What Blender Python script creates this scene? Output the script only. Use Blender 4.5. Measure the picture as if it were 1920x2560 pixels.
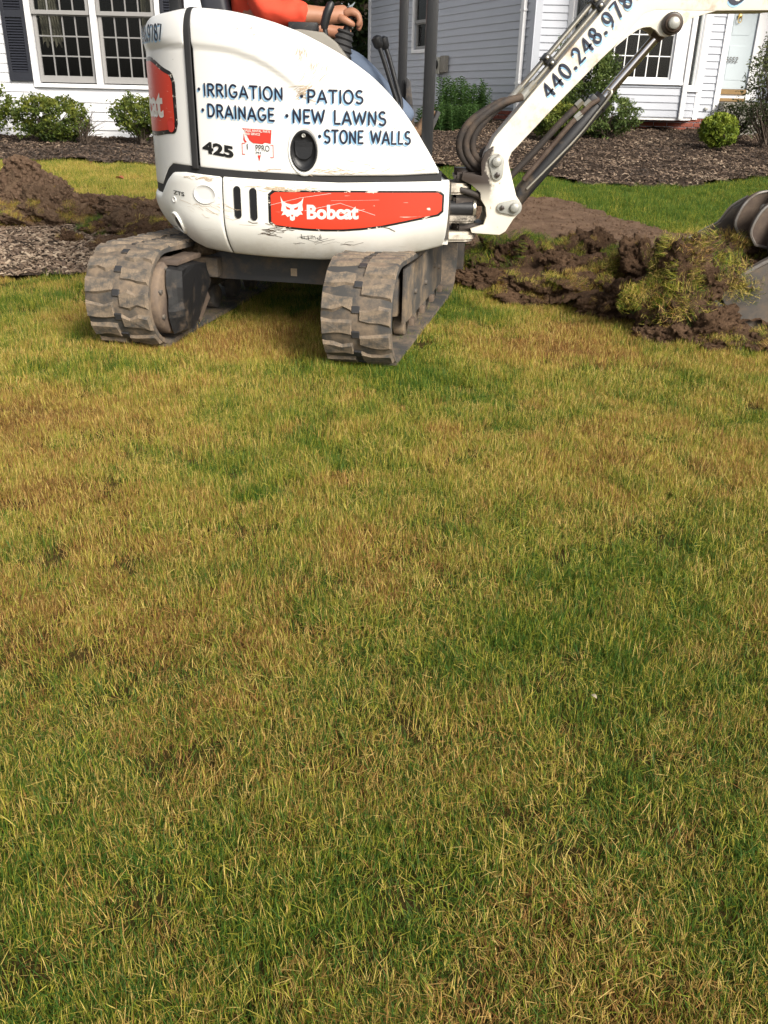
import bpy, bmesh, math, random
import numpy as np
from mathutils import Vector, Matrix, noise
random.seed(7); RNG=np.random.RandomState(11)
for o in list(bpy.data.objects): bpy.data.objects.remove(o)
SC=bpy.context.scene; COL=SC.collection; R=math.radians; PI=math.pi
# ---------------------------------------------------------------- camera, sky, sun, exposure
cd=bpy.data.cameras.new('camera'); cam=bpy.data.objects.new('camera',cd); COL.objects.link(cam); SC.camera=cam
cam.matrix_world=Matrix.Translation((0,0,1.05))@Matrix.Rotation(R(90-25.5),4,'X')@Matrix.Rotation(R(1.4),4,'Z')
cd.sensor_fit='VERTICAL'; cd.sensor_height=24; cd.lens=24*2150/2560; cd.clip_start=.05; cd.clip_end=2000
SUN_EL,SUN_AZ=34,146   # azimuth clockwise from +Y
w=bpy.data.worlds.new('World'); SC.world=w; w.use_nodes=True
nt=w.node_tree; bg=nt.nodes['Background']; sky=nt.nodes.new('ShaderNodeTexSky'); sky.sky_type='NISHITA'
sky.sun_disc=False; sky.sun_elevation=R(SUN_EL); sky.sun_rotation=R(SUN_AZ); sky.air_density=1.0; sky.dust_density=4.0; sky.ozone_density=1.0
hs=nt.nodes.new('ShaderNodeHueSaturation'); hs.inputs['Saturation'].default_value=.38
nt.links.new(sky.outputs[0],hs.inputs['Color']); nt.links.new(hs.outputs[0],bg.inputs[0]); bg.inputs[1].default_value=.105
sd=bpy.data.lights.new('sun','SUN'); sd.energy=2.9; sd.angle=R(22); sd.color=(1,.93,.82)
sun=bpy.data.objects.new('sun',sd); COL.objects.link(sun)
_d=Vector((math.sin(R(SUN_AZ))*math.cos(R(SUN_EL)),math.cos(R(SUN_AZ))*math.cos(R(SUN_EL)),math.sin(R(SUN_EL))))
sun.rotation_euler=_d.to_track_quat('Z','Y').to_euler(); sun.location=(3,-6,9)
SC.view_settings.view_transform='Standard'; SC.view_settings.look='None'; SC.view_settings.exposure=.68; SC.view_settings.gamma=1
SC.view_settings.use_curve_mapping=False
SC.render.resolution_x=768; SC.render.resolution_y=1024
# ---------------------------------------------------------------- helpers
def tag(o,label=None,cat=None,group=None,kind=None):
    for k,v in (('label',label),('category',cat),('group',group),('kind',kind)):
        if v: o[k]=v
    return o
def empty(name,loc,label,cat,group=None):
    o=bpy.data.objects.new(name,None); COL.objects.link(o); o.location=loc; o.empty_display_size=.1
    return tag(o,label,cat,group)
def attach(o,parent):
    if parent is None: return o
    o.parent=parent
    if parent.parent is None and parent.type=='EMPTY': o.matrix_parent_inverse=Matrix.Translation(-parent.location)
    elif parent.parent is None: o.matrix_parent_inverse=Matrix.Translation(-parent.location)
    return o
def mk(name,verts,faces,mat,parent=None,smooth=False,origin=None,attrs=None,uv=None):
    me=bpy.data.meshes.new(name)
    if origin is not None: verts=[(v[0]-origin[0],v[1]-origin[1],v[2]-origin[2]) for v in verts]
    me.from_pydata([tuple(map(float,v)) for v in verts],[],[tuple(map(int,f)) for f in faces])
    if attrs:
        for k,a in attrs.items():
            at=me.attributes.new(k,'FLOAT','POINT'); at.data.foreach_set('value',np.asarray(a,dtype=np.float32))
    if smooth: me.polygons.foreach_set('use_smooth',[True]*len(me.polygons))
    me.update()
    o=bpy.data.objects.new(name,me); COL.objects.link(o)
    if mat: me.materials.append(mat)
    if origin is not None: o.location=origin
    return attach(o,parent)
def frombm(name,bm,mat,parent=None,smooth=False,autos=None):
    me=bpy.data.meshes.new(name); bm.normal_update(); bm.to_mesh(me); bm.free()
    if smooth: me.polygons.foreach_set('use_smooth',[True]*len(me.polygons))
    o=bpy.data.objects.new(name,me); COL.objects.link(o); me.materials.append(mat)
    if smooth and autos:
        try: me.set_sharp_from_angle(angle=R(autos))
        except Exception: pass
    return attach(o,parent)
def bbox(bm,c,s,rot=None):
    M=Matrix.Translation(c)
    if rot is not None: M=M@rot
    return bmesh.ops.create_cube(bm,size=1,matrix=M@Matrix.Diagonal((s[0],s[1],s[2],1)))['verts']
def bev(bm,w,seg=2):
    if w>0: bmesh.ops.bevel(bm,geom=list(bm.edges),offset=w,segments=seg,affect='EDGES',profile=.6,clamp_overlap=True)
def box(name,c,s,mat,parent=None,bevel=0,rot=None):
    bm=bmesh.new(); bbox(bm,(0,0,0),s); bev(bm,bevel)
    M=Matrix.Translation(c)
    if rot is not None: M=M@rot
    bm.transform(M); return frombm(name,bm,mat,parent,bevel>0,40)
def boxes(name,lst,mat,parent=None,bevel=0):
    bm=bmesh.new()
    for it in lst: bbox(bm,it[0],it[1],it[2] if len(it)>2 else None)
    bev(bm,bevel,1); return frombm(name,bm,mat,parent)
def rings(pts,r,n=12):
    pts=[Vector(p) for p in pts]; V=[];Fa=[]
    rr=r if hasattr(r,'__len__') else [r]*len(pts)
    up=None
    for i,p in enumerate(pts):
        t=(pts[min(i+1,len(pts)-1)]-pts[max(i-1,0)]).normalized()
        if up is None: up=t.orthogonal().normalized()
        up=(up-t*up.dot(t)).normalized(); b=t.cross(up)
        for k in range(n):
            a=2*PI*k/n; V.append(p+(up*math.cos(a)+b*math.sin(a))*rr[i])
    for i in range(len(pts)-1):
        for k in range(n):
            Fa.append((i*n+k,i*n+(k+1)%n,(i+1)*n+(k+1)%n,(i+1)*n+k))
    Fa.append(tuple(range(n-1,-1,-1))); Fa.append(tuple((len(pts)-1)*n+k for k in range(n)))
    return V,Fa
def tube(name,pts,r,mat,parent=None,n=12,smooth=True):
    V,Fa=rings(pts,r,n); o=mk(name,V,Fa,mat,parent,smooth)
    try: o.data.set_sharp_from_angle(angle=R(50))
    except Exception: pass
    return o
def crom(cp,n=10):
    P=[np.array(p,float) for p in cp]; P=[2*P[0]-P[1]]+P+[2*P[-1]-P[-2]]; out=[]
    for i in range(1,len(P)-2):
        for k in range(n):
            t=k/n; a,b,c,d=P[i-1:i+3]
            out.append(.5*((2*b)+(-a+c)*t+(2*a-5*b+4*c-d)*t*t+(-a+3*b-3*c+d)*t**3))
    out.append(P[-2]); return np.array(out)
def plate(name,pts,y0,y1,mat,parent=None,bevel=.004,smooth=True):
    """extruded polygon, pts in (x,z)"""
    bm=bmesh.new(); a=[bm.verts.new((x,y0,z)) for x,z in pts]; f=bm.faces.new(a)
    r=bmesh.ops.extrude_face_region(bm,geom=[f]); 
    for v in r['geom']:
        if isinstance(v,bmesh.types.BMVert): v.co.y=y1
    bmesh.ops.recalc_face_normals(bm,faces=list(bm.faces))
    if bevel>0:
        es=[e for e in bm.edges if len(e.link_faces)==2 and e.calc_face_angle(0)>R(60)]
        bmesh.ops.bevel(bm,geom=es,offset=bevel,segments=2,affect='EDGES',profile=.6,clamp_overlap=True)
    return frombm(name,bm,mat,parent,smooth,35)
def disc(name,c,r,h,axis,mat,parent=None,n=24,bevel=.002):
    c=Vector(c); ax=Vector(axis).normalized(); b=min(bevel,h*.4)
    return tube(name,[c-ax*h/2,c+ax*(h/2-b),c+ax*h/2],[r,r,r-b],mat,parent,n)
def tmesh(txt,size,bold=0,xs=1.0):
    c=bpy.data.curves.new('t','FONT'); c.body=txt; c.size=size; c.offset=bold; c.resolution_u=4; c.fill_mode='FRONT'
    ob=bpy.data.objects.new('t',c); COL.objects.link(ob); dg=bpy.context.evaluated_depsgraph_get(); dg.update(); me=ob.evaluated_get(dg).to_mesh()
    V=[(v.co.x*xs,v.co.y) for v in me.vertices]; F=[tuple(p.vertices) for p in me.polygons]; ob.evaluated_get(dg).to_mesh_clear(); bpy.data.objects.remove(ob); bpy.data.curves.remove(c); return V,F
# ---------------------------------------------------------------- materials
class NM:
    def __init__(s,name):
        s.m=bpy.data.materials.new(name); s.m.use_nodes=True; s.t=s.m.node_tree; s.b=s.t.nodes['Principled BSDF']; s.o=s.t.nodes['Material Output']
    def n(s,ty,**kw):
        nd=s.t.nodes.new(ty)
        for k,v in kw.items():
            if k.startswith('_'): setattr(nd,k[1:],v)
            else: nd.inputs[k.replace('__',' ')].default_value=v
        return nd
    def l(s,a,b): s.t.links.new(a,b)
    def coord(s): 
        return s.n('ShaderNodeTexCoord').outputs['Object']
    def noise(s,scale,detail=4,rough=.55,vec=None,stretch=None):
        vec=vec or s.coord()
        if stretch:
            mp=s.n('ShaderNodeMapping'); mp.inputs['Scale'].default_value=stretch; s.l(vec,mp.inputs[0]); vec=mp.outputs[0]
        nz=s.n('ShaderNodeTexNoise',Scale=scale,Detail=detail,Roughness=rough); s.l(vec,nz.inputs['Vector']); return nz.outputs['Fac']
    def ramp(s,fac,stops,interp='LINEAR'):
        r=s.n('ShaderNodeValToRGB'); e=r.color_ramp.elements; r.color_ramp.interpolation=interp
        while len(e)<len(stops): e.new(.5)
        for k,(p,c) in enumerate(stops):
            e[k].position=p; e[k].color=(*c,1) if hasattr(c,'__len__') else (c,c,c,1)
        s.l(fac,r.inputs[0]); return r.outputs[0]
    def mix(s,fac,a,b,mode='MIX'):
        m=s.n('ShaderNodeMix',_data_type='RGBA',_blend_type=mode)
        for i,v in ((0,fac),(6,a),(7,b)):
            if hasattr(v,'is_output'): s.l(v,m.inputs[i])
            else: m.inputs[i].default_value=v if i==0 else (*v,1)
        return m.outputs[2]
    def math(s,op,a,b=None,clamp=False):
        m=s.n('ShaderNodeMath',_operation=op,_use_clamp=clamp)
        for i,v in ((0,a),(1,b)):
            if v is None: continue
            if hasattr(v,'is_output'): s.l(v,m.inputs[i])
            else: m.inputs[i].default_value=v
        return m.outputs[0]
    def attr(s,name,ty='GEOMETRY'):
        a=s.n('ShaderNodeAttribute',_attribute_name=name,_attribute_type=ty); return a.outputs['Fac']
    def bump(s,h,st=.3,dist=.01):
        b=s.n('ShaderNodeBump',Strength=st,Distance=dist); s.l(h,b.inputs['Height']); s.l(b.outputs[0],s.b.inputs['Normal'])
    def col(s,c):
        if hasattr(c,'is_output'): s.l(c,s.b.inputs['Base Color'])
        else: s.b.inputs['Base Color'].default_value=(*c,1)
        return s
    def set(s,rough=.6,metal=0,spec=None):
        if hasattr(rough,'is_output'): s.l(rough,s.b.inputs['Roughness'])
        else: s.b.inputs['Roughness'].default_value=rough
        s.b.inputs['Metallic'].default_value=metal
        if spec is not None: s.b.inputs['Specular IOR Level'].default_value=spec
        return s.m
def plain(name,c,rough=.6,metal=0,var=.12,scale=12,bump=0,spec=None):
    a=NM(name); f=a.noise(scale,5)
    a.col(a.mix(f,tuple(x*(1-var) for x in c),tuple(min(1,x*(1+var)) for x in c)))
    if bump: a.bump(a.noise(scale*6,6),bump,.01)
    return a.set(rough,metal,spec)
def dirty(name,base,dirt,amount=.5,scale=5,rough=.5,streak=None,spec=None,metal=0,bump=.15):
    a=NM(name); f=a.noise(scale,8,.68,stretch=streak); m=a.ramp(f,[(max(0,.62-amount*.35),0),(.62-amount*.35+.16,1)])
    f2=a.noise(scale*7,6,.7); m2=a.math('MULTIPLY',m,a.ramp(f2,[(.3,.35),(.65,1)]))
    v=a.noise(3.1,3); b=a.mix(v,tuple(x*.9 for x in base),tuple(min(1,x*1.08) for x in base))
    a.col(a.mix(m2,b,dirt)); a.bump(f2,bump,.004)
    return a.set(a.mix(m2,(rough,)*3,(.9,)*3),metal,spec)
def white_paint(name,scr=1.0,warm=0.,dirtlow=None):
    """worn white gloss paint: fine scratches, rubbed brown marks, light film of dust"""
    a=NM(name); c=a.mix(a.noise(2.5,4),(.80,.797,.775-warm),(.74,.73,.695-warm))
    # thin scratches: strongly stretched noise, thresholded
    s1=a.ramp(a.noise(22,3,.5,stretch=(.35,.35,6)),[(.69,0),(.715,1)]); g=a.ramp(a.noise(2.2,3),[(.5,0),(.62,1)])
    s1=a.math('MULTIPLY',s1,g); c=a.mix(a.math('MULTIPLY',s1,.55*scr),c,(.30,.22,.15))
    s2=a.ramp(a.noise(9,7,.75,stretch=(.7,.7,1.6)),[(.66,0),(.72,1)]); g2=a.ramp(a.noise(3.4,4),[(.56,0),(.66,1)])
    c=a.mix(a.math('MULTIPLY',a.math('MULTIPLY',s2,g2),.6*scr),c,(.33,.22,.13))
    sp=a.ramp(a.noise(70,2),[(.76,0),(.79,1)]); c=a.mix(a.math('MULTIPLY',sp,.5),c,(.18,.15,.12))
    if dirtlow:
        z=a.n('ShaderNodeSeparateXYZ'); a.l(a.coord(),z.inputs[0])
        k=a.math('SUBTRACT',dirtlow[0],a.math('ADD',z.outputs[2],a.math('MULTIPLY',a.noise(6,5),.12)))
        k=a.math('MULTIPLY',k,dirtlow[1],True); k=a.math('MULTIPLY',k,a.ramp(a.noise(14,6,.7),[(.3,.25),(.7,1)]))
        c=a.mix(k,c,(.36,.29,.2))
    a.col(c); a.bump(a.noise(5,3),.06,.01); return a.set(.34,0,.4)
M={}
M['paint']=white_paint('white_paint',1.0)
M['skirt']=white_paint('white_skirt_paint',1.2,.02,(.60,3.5))
M['boom']=dirty('boom_paint',(.74,.70,.61),(.36,.25,.15),.26,6,.4,(1,1,1))
M['boomtop']=dirty('boom_edge_paint',(.55,.48,.38),(.2,.13,.08),.5,9,.5)
def greasy():
    a=NM('kingpost_paint'); c=a.mix(a.noise(4,4),(.74,.70,.61),(.62,.57,.47))
    z=a.n('ShaderNodeSeparateXYZ'); a.l(a.coord(),z.inputs[0])
    k=a.math('MULTIPLY',a.math('SUBTRACT',.475,a.math('ADD',z.outputs[0],a.math('MULTIPLY',a.math('SUBTRACT',a.noise(9,6,.7),.5),.16))),45,True)
    # grease ring round the upper boom pin
    up=a.math('MULTIPLY',a.math('SUBTRACT',z.outputs[2],.60),9,True); k=a.math('MULTIPLY',k,up)
    c=a.mix(k,c,(.035,.024,.018))
    s=a.ramp(a.noise(16,7,.75),[(.62,0),(.68,1)]); c=a.mix(s,c,(.22,.10,.05))
    a.col(c); a.bump(a.noise(30,5),.15,.004); return a.set(.5)
M['king']=greasy()
M['grease']=dirty('greasy_steel',(.045,.035,.03),(.30,.26,.2),.15,7,.38)
M['lugpaint']=dirty('greasy_white_lug',(.60,.54,.45),(.022,.016,.013),.78,7,.42)
M['black']=plain('black_plastic',(.010,.0105,.012),.45,var=.3,scale=20,bump=.08)
M['rubber']=plain('black_rubber_seal',(.022,.022,.023),.75,var=.3,scale=15)
M['post']=dirty('black_post_paint',(.011,.012,.014),(.05,.046,.042),.08,14,.42,(6,6,.6))
M['hose']=dirty('muddy_hose',(.030,.024,.021),(.115,.08,.055),.42,7,.7)
M['barrel']=dirty('cylinder_barrel',(.022,.022,.024),(.16,.115,.07),.25,5,.4)
M['chrome']=plain('chrome_rod',(.62,.6,.6),.14,1,.1,9)
M['zinc']=dirty('zinc_tube',(.55,.52,.44),(.26,.2,.13),.22,11,.32,metal=.85)
M['pin']=dirty('pin_steel',(.36,.36,.33),(.12,.09,.07),.22,16,.45,metal=.35)
M['rubbertrack']=dirty('muddy_track_rubber',(.055,.053,.050),(.23,.17,.115),.50,5,.85,bump=.4)
M['lug']=dirty('muddy_tread_lug',(.082,.076,.068),(.25,.188,.128),.70,15,.9,bump=.5)
M['steel']=dirty('muddy_frame_steel',(.07,.066,.062),(.25,.185,.12),.5,6,.7,bump=.3)
M['steeldark']=dirty('dark_frame_steel',(.028,.028,.03),(.16,.12,.08),.32,5,.6,bump=.25)
M['guard']=dirty('black_guard_plate',(.010,.010,.011),(.12,.085,.055),.28,7,.55,bump=.3)
M['beam']=dirty('blue_grey_beam_steel',(.055,.058,.064),(.17,.13,.09),.3,5,.5,bump=.2)
M['rustplate']=dirty('worn_drive_plate',(.10,.075,.06),(.20,.145,.10),.5,8,.6,bump=.2)
M['bucket']=dirty('worn_bucket_steel',(.060,.055,.050),(.14,.105,.075),.60,6,.55,bump=.25,metal=.2)
M['bucketrust']=dirty('rusty_linkage_steel',(.060,.038,.027),(.12,.088,.064),.4,8,.65,bump=.25)
M['wornedge']=dirty('worn_steel_edge',(.20,.185,.17),(.13,.095,.07),.45,12,.5,metal=.4)
M['navy']=plain('navy_lettering',(.012,.016,.035),.4,var=.2,scale=30)
M['ltblue']=plain('light_blue_lettering',(.30,.52,.74),.4,var=.1,scale=30)
M['ink2']=plain('door_number_grey',(.10,.10,.10),.5)
M['ink']=plain('black_lettering',(.012,.012,.012),.4,var=.2,scale=30)
def decal(name,c,wear,edge=.69):
    a=NM(name); f=a.noise(16,8,.72,stretch=(1,1,1.8)); k=a.ramp(f,[(edge,0),(edge+.02,1)])
    s=a.ramp(a.noise(30,2,.5,stretch=(.3,.3,5)),[(.71,0),(.725,1)]); k=a.math('MAXIMUM',k,a.math('MULTIPLY',s,a.ramp(a.noise(3,3),[(.48,0),(.6,1)])))
    v=a.mix(a.noise(3,3),tuple(x*.85 for x in c),c); a.col(a.mix(a.math('MULTIPLY',k,wear),v,(.72,.64,.54))); return a.set(.35)
M['red']=decal('red_decal',(.66,.05,.022),.95,.66)
M['decalblack']=decal('black_decal_edge',(.014,.013,.013),1,.58)
M['decalwhite']=decal('white_decal_print',(.78,.74,.68),0.0)
M['stickerred']=decal('red_sticker',(.62,.045,.03),.6,.7)
M['mark']=plain('scuff_mark',(.09,.065,.045),.7,var=.5,scale=60)
M['rub']=plain('brown_rub_mark',(.50,.39,.27),.7,var=.35,scale=60)
M['console']=plain('console_grey',(.22,.205,.175),.6)
M['seat']=plain('seat_vinyl',(.02,.022,.03),.5,var=.3)
# site
def soilmat(name,a_,b_,sc=9,bmp=.8):
    a=NM(name); f=a.noise(sc,10,.7); f2=a.noise(sc*6,8,.75)
    c=a.mix(a.ramp(f,[(.35,0),(.65,1)]),a_,b_); c=a.mix(a.ramp(f2,[(.55,0),(.75,.6)]),c,tuple(min(1,x*1.7) for x in b_))
    a.col(c); a.bump(f2,min(1,bmp*1.2),.035); return a.set(.95,0,.1)
M['soil']=soilmat('moist_topsoil',(.074,.044,.027),(.165,.102,.062))
M['soildry']=soilmat('graded_soil',(.128,.080,.052),(.220,.143,.094),7)
M['mulchbase']=soilmat('mulch_base',(.035,.025,.018),(.075,.052,.038),14)
M['stripbase']=soilmat('strip_base',(.07,.05,.036),(.13,.095,.07),14)
M['thatch']=soilmat('lawn_thatch',(.045,.032,.010),(.085,.060,.020),18,.5)
M['siding']=plain('white_vinyl_siding',(.70,.71,.735),.5,var=.04,scale=2)
M['sidingR']=plain('pale_blue_grey_siding',(.43,.452,.50),.5,var=.07,scale=1.6)
M['trim']=plain('white_trim',(.78,.78,.79),.4,var=.03)
M['sash']=plain('grey_sash_paint',(.27,.265,.26),.5,var=.08)
M['muntin']=plain('muntin_paint',(.22,.218,.215),.5,var=.05)
M['muntinw']=plain('white_muntin',(.75,.75,.74),.5,var=.05)
M['shutter']=plain('black_shutter',(.016,.018,.026),.5,var=.15)
M['room']=plain('dim_room',(.014,.013,.012),.9,var=.4,scale=1.5)
M['curtain']=plain('beige_curtain',(.30,.25,.19),.9,var=.15,scale=6)
M['brick']=plain('red_brick',(.23,.065,.042),.9,var=.45,scale=4,bump=.3)
M['mortar']=plain('mortar',(.30,.26,.23),.95,var=.2,bump=.2)
M['concrete']=plain('stained_concrete',(.22,.205,.18),.9,var=.4,scale=4,bump=.3)
M['doorpaint']=plain('pale_blue_door',(.44,.50,.53),.4,var=.03)
M['brass']=plain('brass',(.52,.36,.11),.3,.8)
M['gold']=plain('bronze_threshold',(.22,.135,.05),.5,.2)
M['roof']=plain('asphalt_shingle',(.07,.068,.068),.95,var=.3,scale=30,bump=.3)
M['meter']=plain('meter_box_grey',(.33,.32,.27),.5,var=.15)
M['green_box']=plain('green_utility_box',(.10,.20,.16),.6,var=.15)
def glassm():
    a=NM('window_glass'); t=a.n('ShaderNodeBsdfTransparent'); g=a.n('ShaderNodeBsdfGlossy',Roughness=.02); f=a.n('ShaderNodeFresnel',IOR=1.33); mx=a.n('ShaderNodeMixShader')
    t.inputs[0].default_value=(.75,.78,.77,1); a.l(f.outputs[0],mx.inputs[0]); a.l(t.outputs[0],mx.inputs[1]); a.l(g.outputs[0],mx.inputs[2]); a.l(mx.outputs[0],a.o.inputs[0]); return a.m
M['glass']=glassm()
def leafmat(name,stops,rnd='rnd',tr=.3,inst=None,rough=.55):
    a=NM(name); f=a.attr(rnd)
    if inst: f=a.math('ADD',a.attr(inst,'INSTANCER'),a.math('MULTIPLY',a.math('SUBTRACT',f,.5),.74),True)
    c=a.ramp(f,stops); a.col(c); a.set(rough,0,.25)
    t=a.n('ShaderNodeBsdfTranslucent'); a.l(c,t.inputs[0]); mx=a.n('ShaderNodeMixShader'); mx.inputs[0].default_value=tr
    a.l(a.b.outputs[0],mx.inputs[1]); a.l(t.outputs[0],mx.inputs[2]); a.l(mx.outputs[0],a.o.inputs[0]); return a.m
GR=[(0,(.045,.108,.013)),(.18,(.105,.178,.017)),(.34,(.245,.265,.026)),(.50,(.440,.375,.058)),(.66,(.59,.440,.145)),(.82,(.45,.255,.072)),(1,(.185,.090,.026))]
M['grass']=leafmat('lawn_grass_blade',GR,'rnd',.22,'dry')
M['yew']=leafmat('yew_foliage',[(0,(.028,.05,.012)),(.5,(.10,.135,.022)),(1,(.24,.25,.04))])
M['bright']=leafmat('bright_shrub_foliage',[(0,(.06,.10,.012)),(.5,(.20,.26,.03)),(1,(.38,.42,.07))])
M['cedar']=leafmat('arborvitae_foliage',[(0,(.025,.05,.014)),(.5,(.085,.125,.03)),(1,(.17,.21,.055))])
M['darkleaf']=leafmat('shade_tree_foliage',[(0,(.012,.022,.008)),(.5,(.035,.06,.014)),(1,(.085,.13,.03))])
M['lily']=leafmat('perennial_leaf',[(0,(.03,.075,.022)),(.5,(.065,.135,.035)),(1,(.12,.2,.06))])
M['sparse']=leafmat('sparse_shrub_foliage',[(0,(.035,.05,.02)),(.5,(.085,.105,.04)),(1,(.17,.18,.07))])
M['bark']=plain('bark',(.075,.055,.04),.95,var=.4,scale=20,bump=.4)
def chipm():
    a=NM('bark_chip'); c=a.ramp(a.attr('dry','INSTANCER'),[(0,(.030,.019,.012)),(.40,(.100,.062,.039)),(.72,(.24,.162,.105)),(1,(.46,.355,.25))]); a.col(a.mix(.25,c,a.ramp(a.noise(60,4),[(.3,.01),(.7,.2)]))); return a.set(.95,0,.15)
M['chip']=chipm()
M['skin']=plain('skin',(.36,.17,.10),.5,var=.12,scale=25)
M['shirt']=plain('orange_red_shirt',(.68,.065,.028),.85,var=.12,scale=5,bump=.12)
M['denim']=plain('faded_denim',(.11,.145,.21),.9,var=.3,scale=9,bump=.2)
M['boot']=plain('muddy_leather_boot',(.19,.115,.065),.85,var=.4,scale=12,bump=.3)
M['hair']=plain('dark_hair',(.015,.011,.009),.7)
# ---------------------------------------------------------------- terrain
def sm(a,b,x):
    t=min(1,max(0,(x-a)/(b-a))); return t*t*(3-2*t)
def g(x,y):
    y=min(y,15.5)
    h=.05*max(0,y-5); k=sm(-1.5,2.0,x)
    return h+k*.048*max(0,y-10.2)+(1-k)*.017*max(0,y-11)
def nz(x,y,s,seed=0): return noise.noise(Vector((x*s+seed*17.3,y*s-seed*9.1,seed*3.7)))
def inpoly(x,y,P):
    c=False; n=len(P)
    for i in range(n):
        a,b=P[i],P[i-1]
        if (a[1]>y)!=(b[1]>y) and x<(b[0]-a[0])*(y-a[1])/(b[1]-a[1])+a[0]: c=not c
    return c
STRIP=[(-9,5.25),(-2.38,5.3),(-2.14,5.36),(-1.84,5.47),(-1.3,5.75),(-.9,6.4),(-1.2,7.1),(-2.2,7.15),(-3.0,6.95),(-9,6.7)]
SOIL_L=[(-4.2,7.0),(-3.0,6.85),(-2.3,6.95),(-1.9,6.45),(-1.5,5.95),(-.9,6.0),(-.7,7.4),(-1.4,8.3),(-2.2,8.3),(-3.1,8.55),(-4.3,8.6)]
SOIL_R=[(.30,8.6),(.55,8.95),(1.15,9.05),(1.66,9.0),(1.9,8.3),(2.02,7.8),(2.26,7.45),(3.1,6.6),(3.4,4.7),(1.95,4.42),(1.66,4.33),(1.43,4.55),(1.15,4.85),(.97,5.05),(.62,5.9),(.5,6.7)]
BED_R=[(-1.2,11.0),(.67,11.1),(1.5,10.85),(1.9,10.35),(2.27,10.05),(3.19,10.15),(4.4,10.85),(6,11.2),(9,11.3),(9,16.5),(-1.2,16.5)]
BED_L=[(-11,10.9),(-4.68,11.0),(-3.8,11.15),(-2.8,10.85),(-1.5,10.9),(-1.2,11.0),(-1.2,14),(-11,14)]
REG=[STRIP,SOIL_L,SOIL_R,BED_R,BED_L]
def wob(x,y): return x+.09*nz(x,y,2.2,3)+.03*nz(x,y,9,5), y+.09*nz(x,y,2.2,4)+.03*nz(x,y,9,6)
def sheet(name,xs,ys,h,mat,poly=None):
    V=[];ok=[]
    for y in ys:
        for x in xs: V.append((x,y,h(x,y)))
    nx=len(xs); F=[]
    for j in range(len(ys)-1):
        for i in range(nx-1):
            if poly:
                cx,cy=wob((xs[i]+xs[i+1])/2,(ys[j]+ys[j+1])/2)
                if not inpoly(cx,cy,poly): continue
            F.append((j*nx+i,j*nx+i+1,(j+1)*nx+i+1,(j+1)*nx+i))
    used=sorted({i for f in F for i in f}); mp={u:k for k,u in enumerate(used)}
    o=mk(name,[V[u] for u in used],[tuple(mp[i] for i in f) for f in F],mat,None,True); o['kind']='structure'; return o
xs=[-300,-80,-30,-15]+list(np.arange(-11,11.01,.25))+[15,30,80,300]; ys=[-60,-15,-5]+list(np.arange(-2,17,.25))+[20,30,60,150,400]
sheet('ground',xs,ys,lambda x,y:g(x,y)+.012*nz(x,y,1.3)-.004,M['thatch'])
def soilh(amp,base): 
    return lambda x,y: g(x,y)+base+amp*(nz(x,y,3)+.6*nz(x,y,8,2)+.4*nz(x,y,21,3))
sheet('mulch_strip',list(np.arange(-5.2,-.7,.06)),list(np.arange(5.1,7.4,.06)),soilh(.012,.022),M['stripbase'],STRIP)
sheet('mulch_bed_left',list(np.arange(-8,-1.1,.12)),list(np.arange(10.7,13.7,.12)),soilh(.03,.035),M['mulchbase'],BED_L)
sheet('mulch_bed_right',list(np.arange(-1.3,8.0,.12)),list(np.arange(9.8,16.0,.12)),soilh(.035,.035),M['mulchbase'],BED_R)
sheet('bare_soil_left',list(np.arange(-4.5,-.5,.04)),list(np.arange(5.8,8.8,.04)),soilh(.035,.035),M['soil'],SOIL_L)
def ridge(x,y):
    P=[(.62,6.0),(.95,5.75),(1.15,5.35),(1.35,4.95),(1.5,4.55),(1.9,4.40)]; d=9
    for a,b in zip(P,P[1:]):
        t=min(1,max(0,((x-a[0])*(b[0]-a[0])+(y-a[1])*(b[1]-a[1]))/((b[0]-a[0])**2+(b[1]-a[1])**2))); d=min(d,math.hypot(x-a[0]-t*(b[0]-a[0]),y-a[1]-t*(b[1]-a[1])))
    return d
HEAP=[(.45,6.3),(.75,6.35),(1.2,6.1),(1.6,5.6),(1.75,5.0),(2.4,4.8),(2.4,4.35),(1.66,4.28),(1.43,4.45),(1.15,4.75),(.97,4.95),(.62,5.6),(.42,5.9)]
def heaph(x,y):
    d=ridge(x,y); return g(x,y)+.020+.11*math.exp(-(d/.26)**2)*(1+.9*nz(x,y,4,31))+.055*nz(x,y,6.5,32)*(1-sm(.3,.5,d))+.035*nz(x,y,15,33)+.018*nz(x,y,34,34)
sheet('soil_heap',list(np.arange(.35,2.45,.02)),list(np.arange(4.2,6.4,.02)),heaph,M['soil'],HEAP)
sheet('bare_soil_right',list(np.arange(.2,3.5,.035)),list(np.arange(4.2,9.2,.035)),soilh(.022,.03),M['soildry'],SOIL_R)
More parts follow.
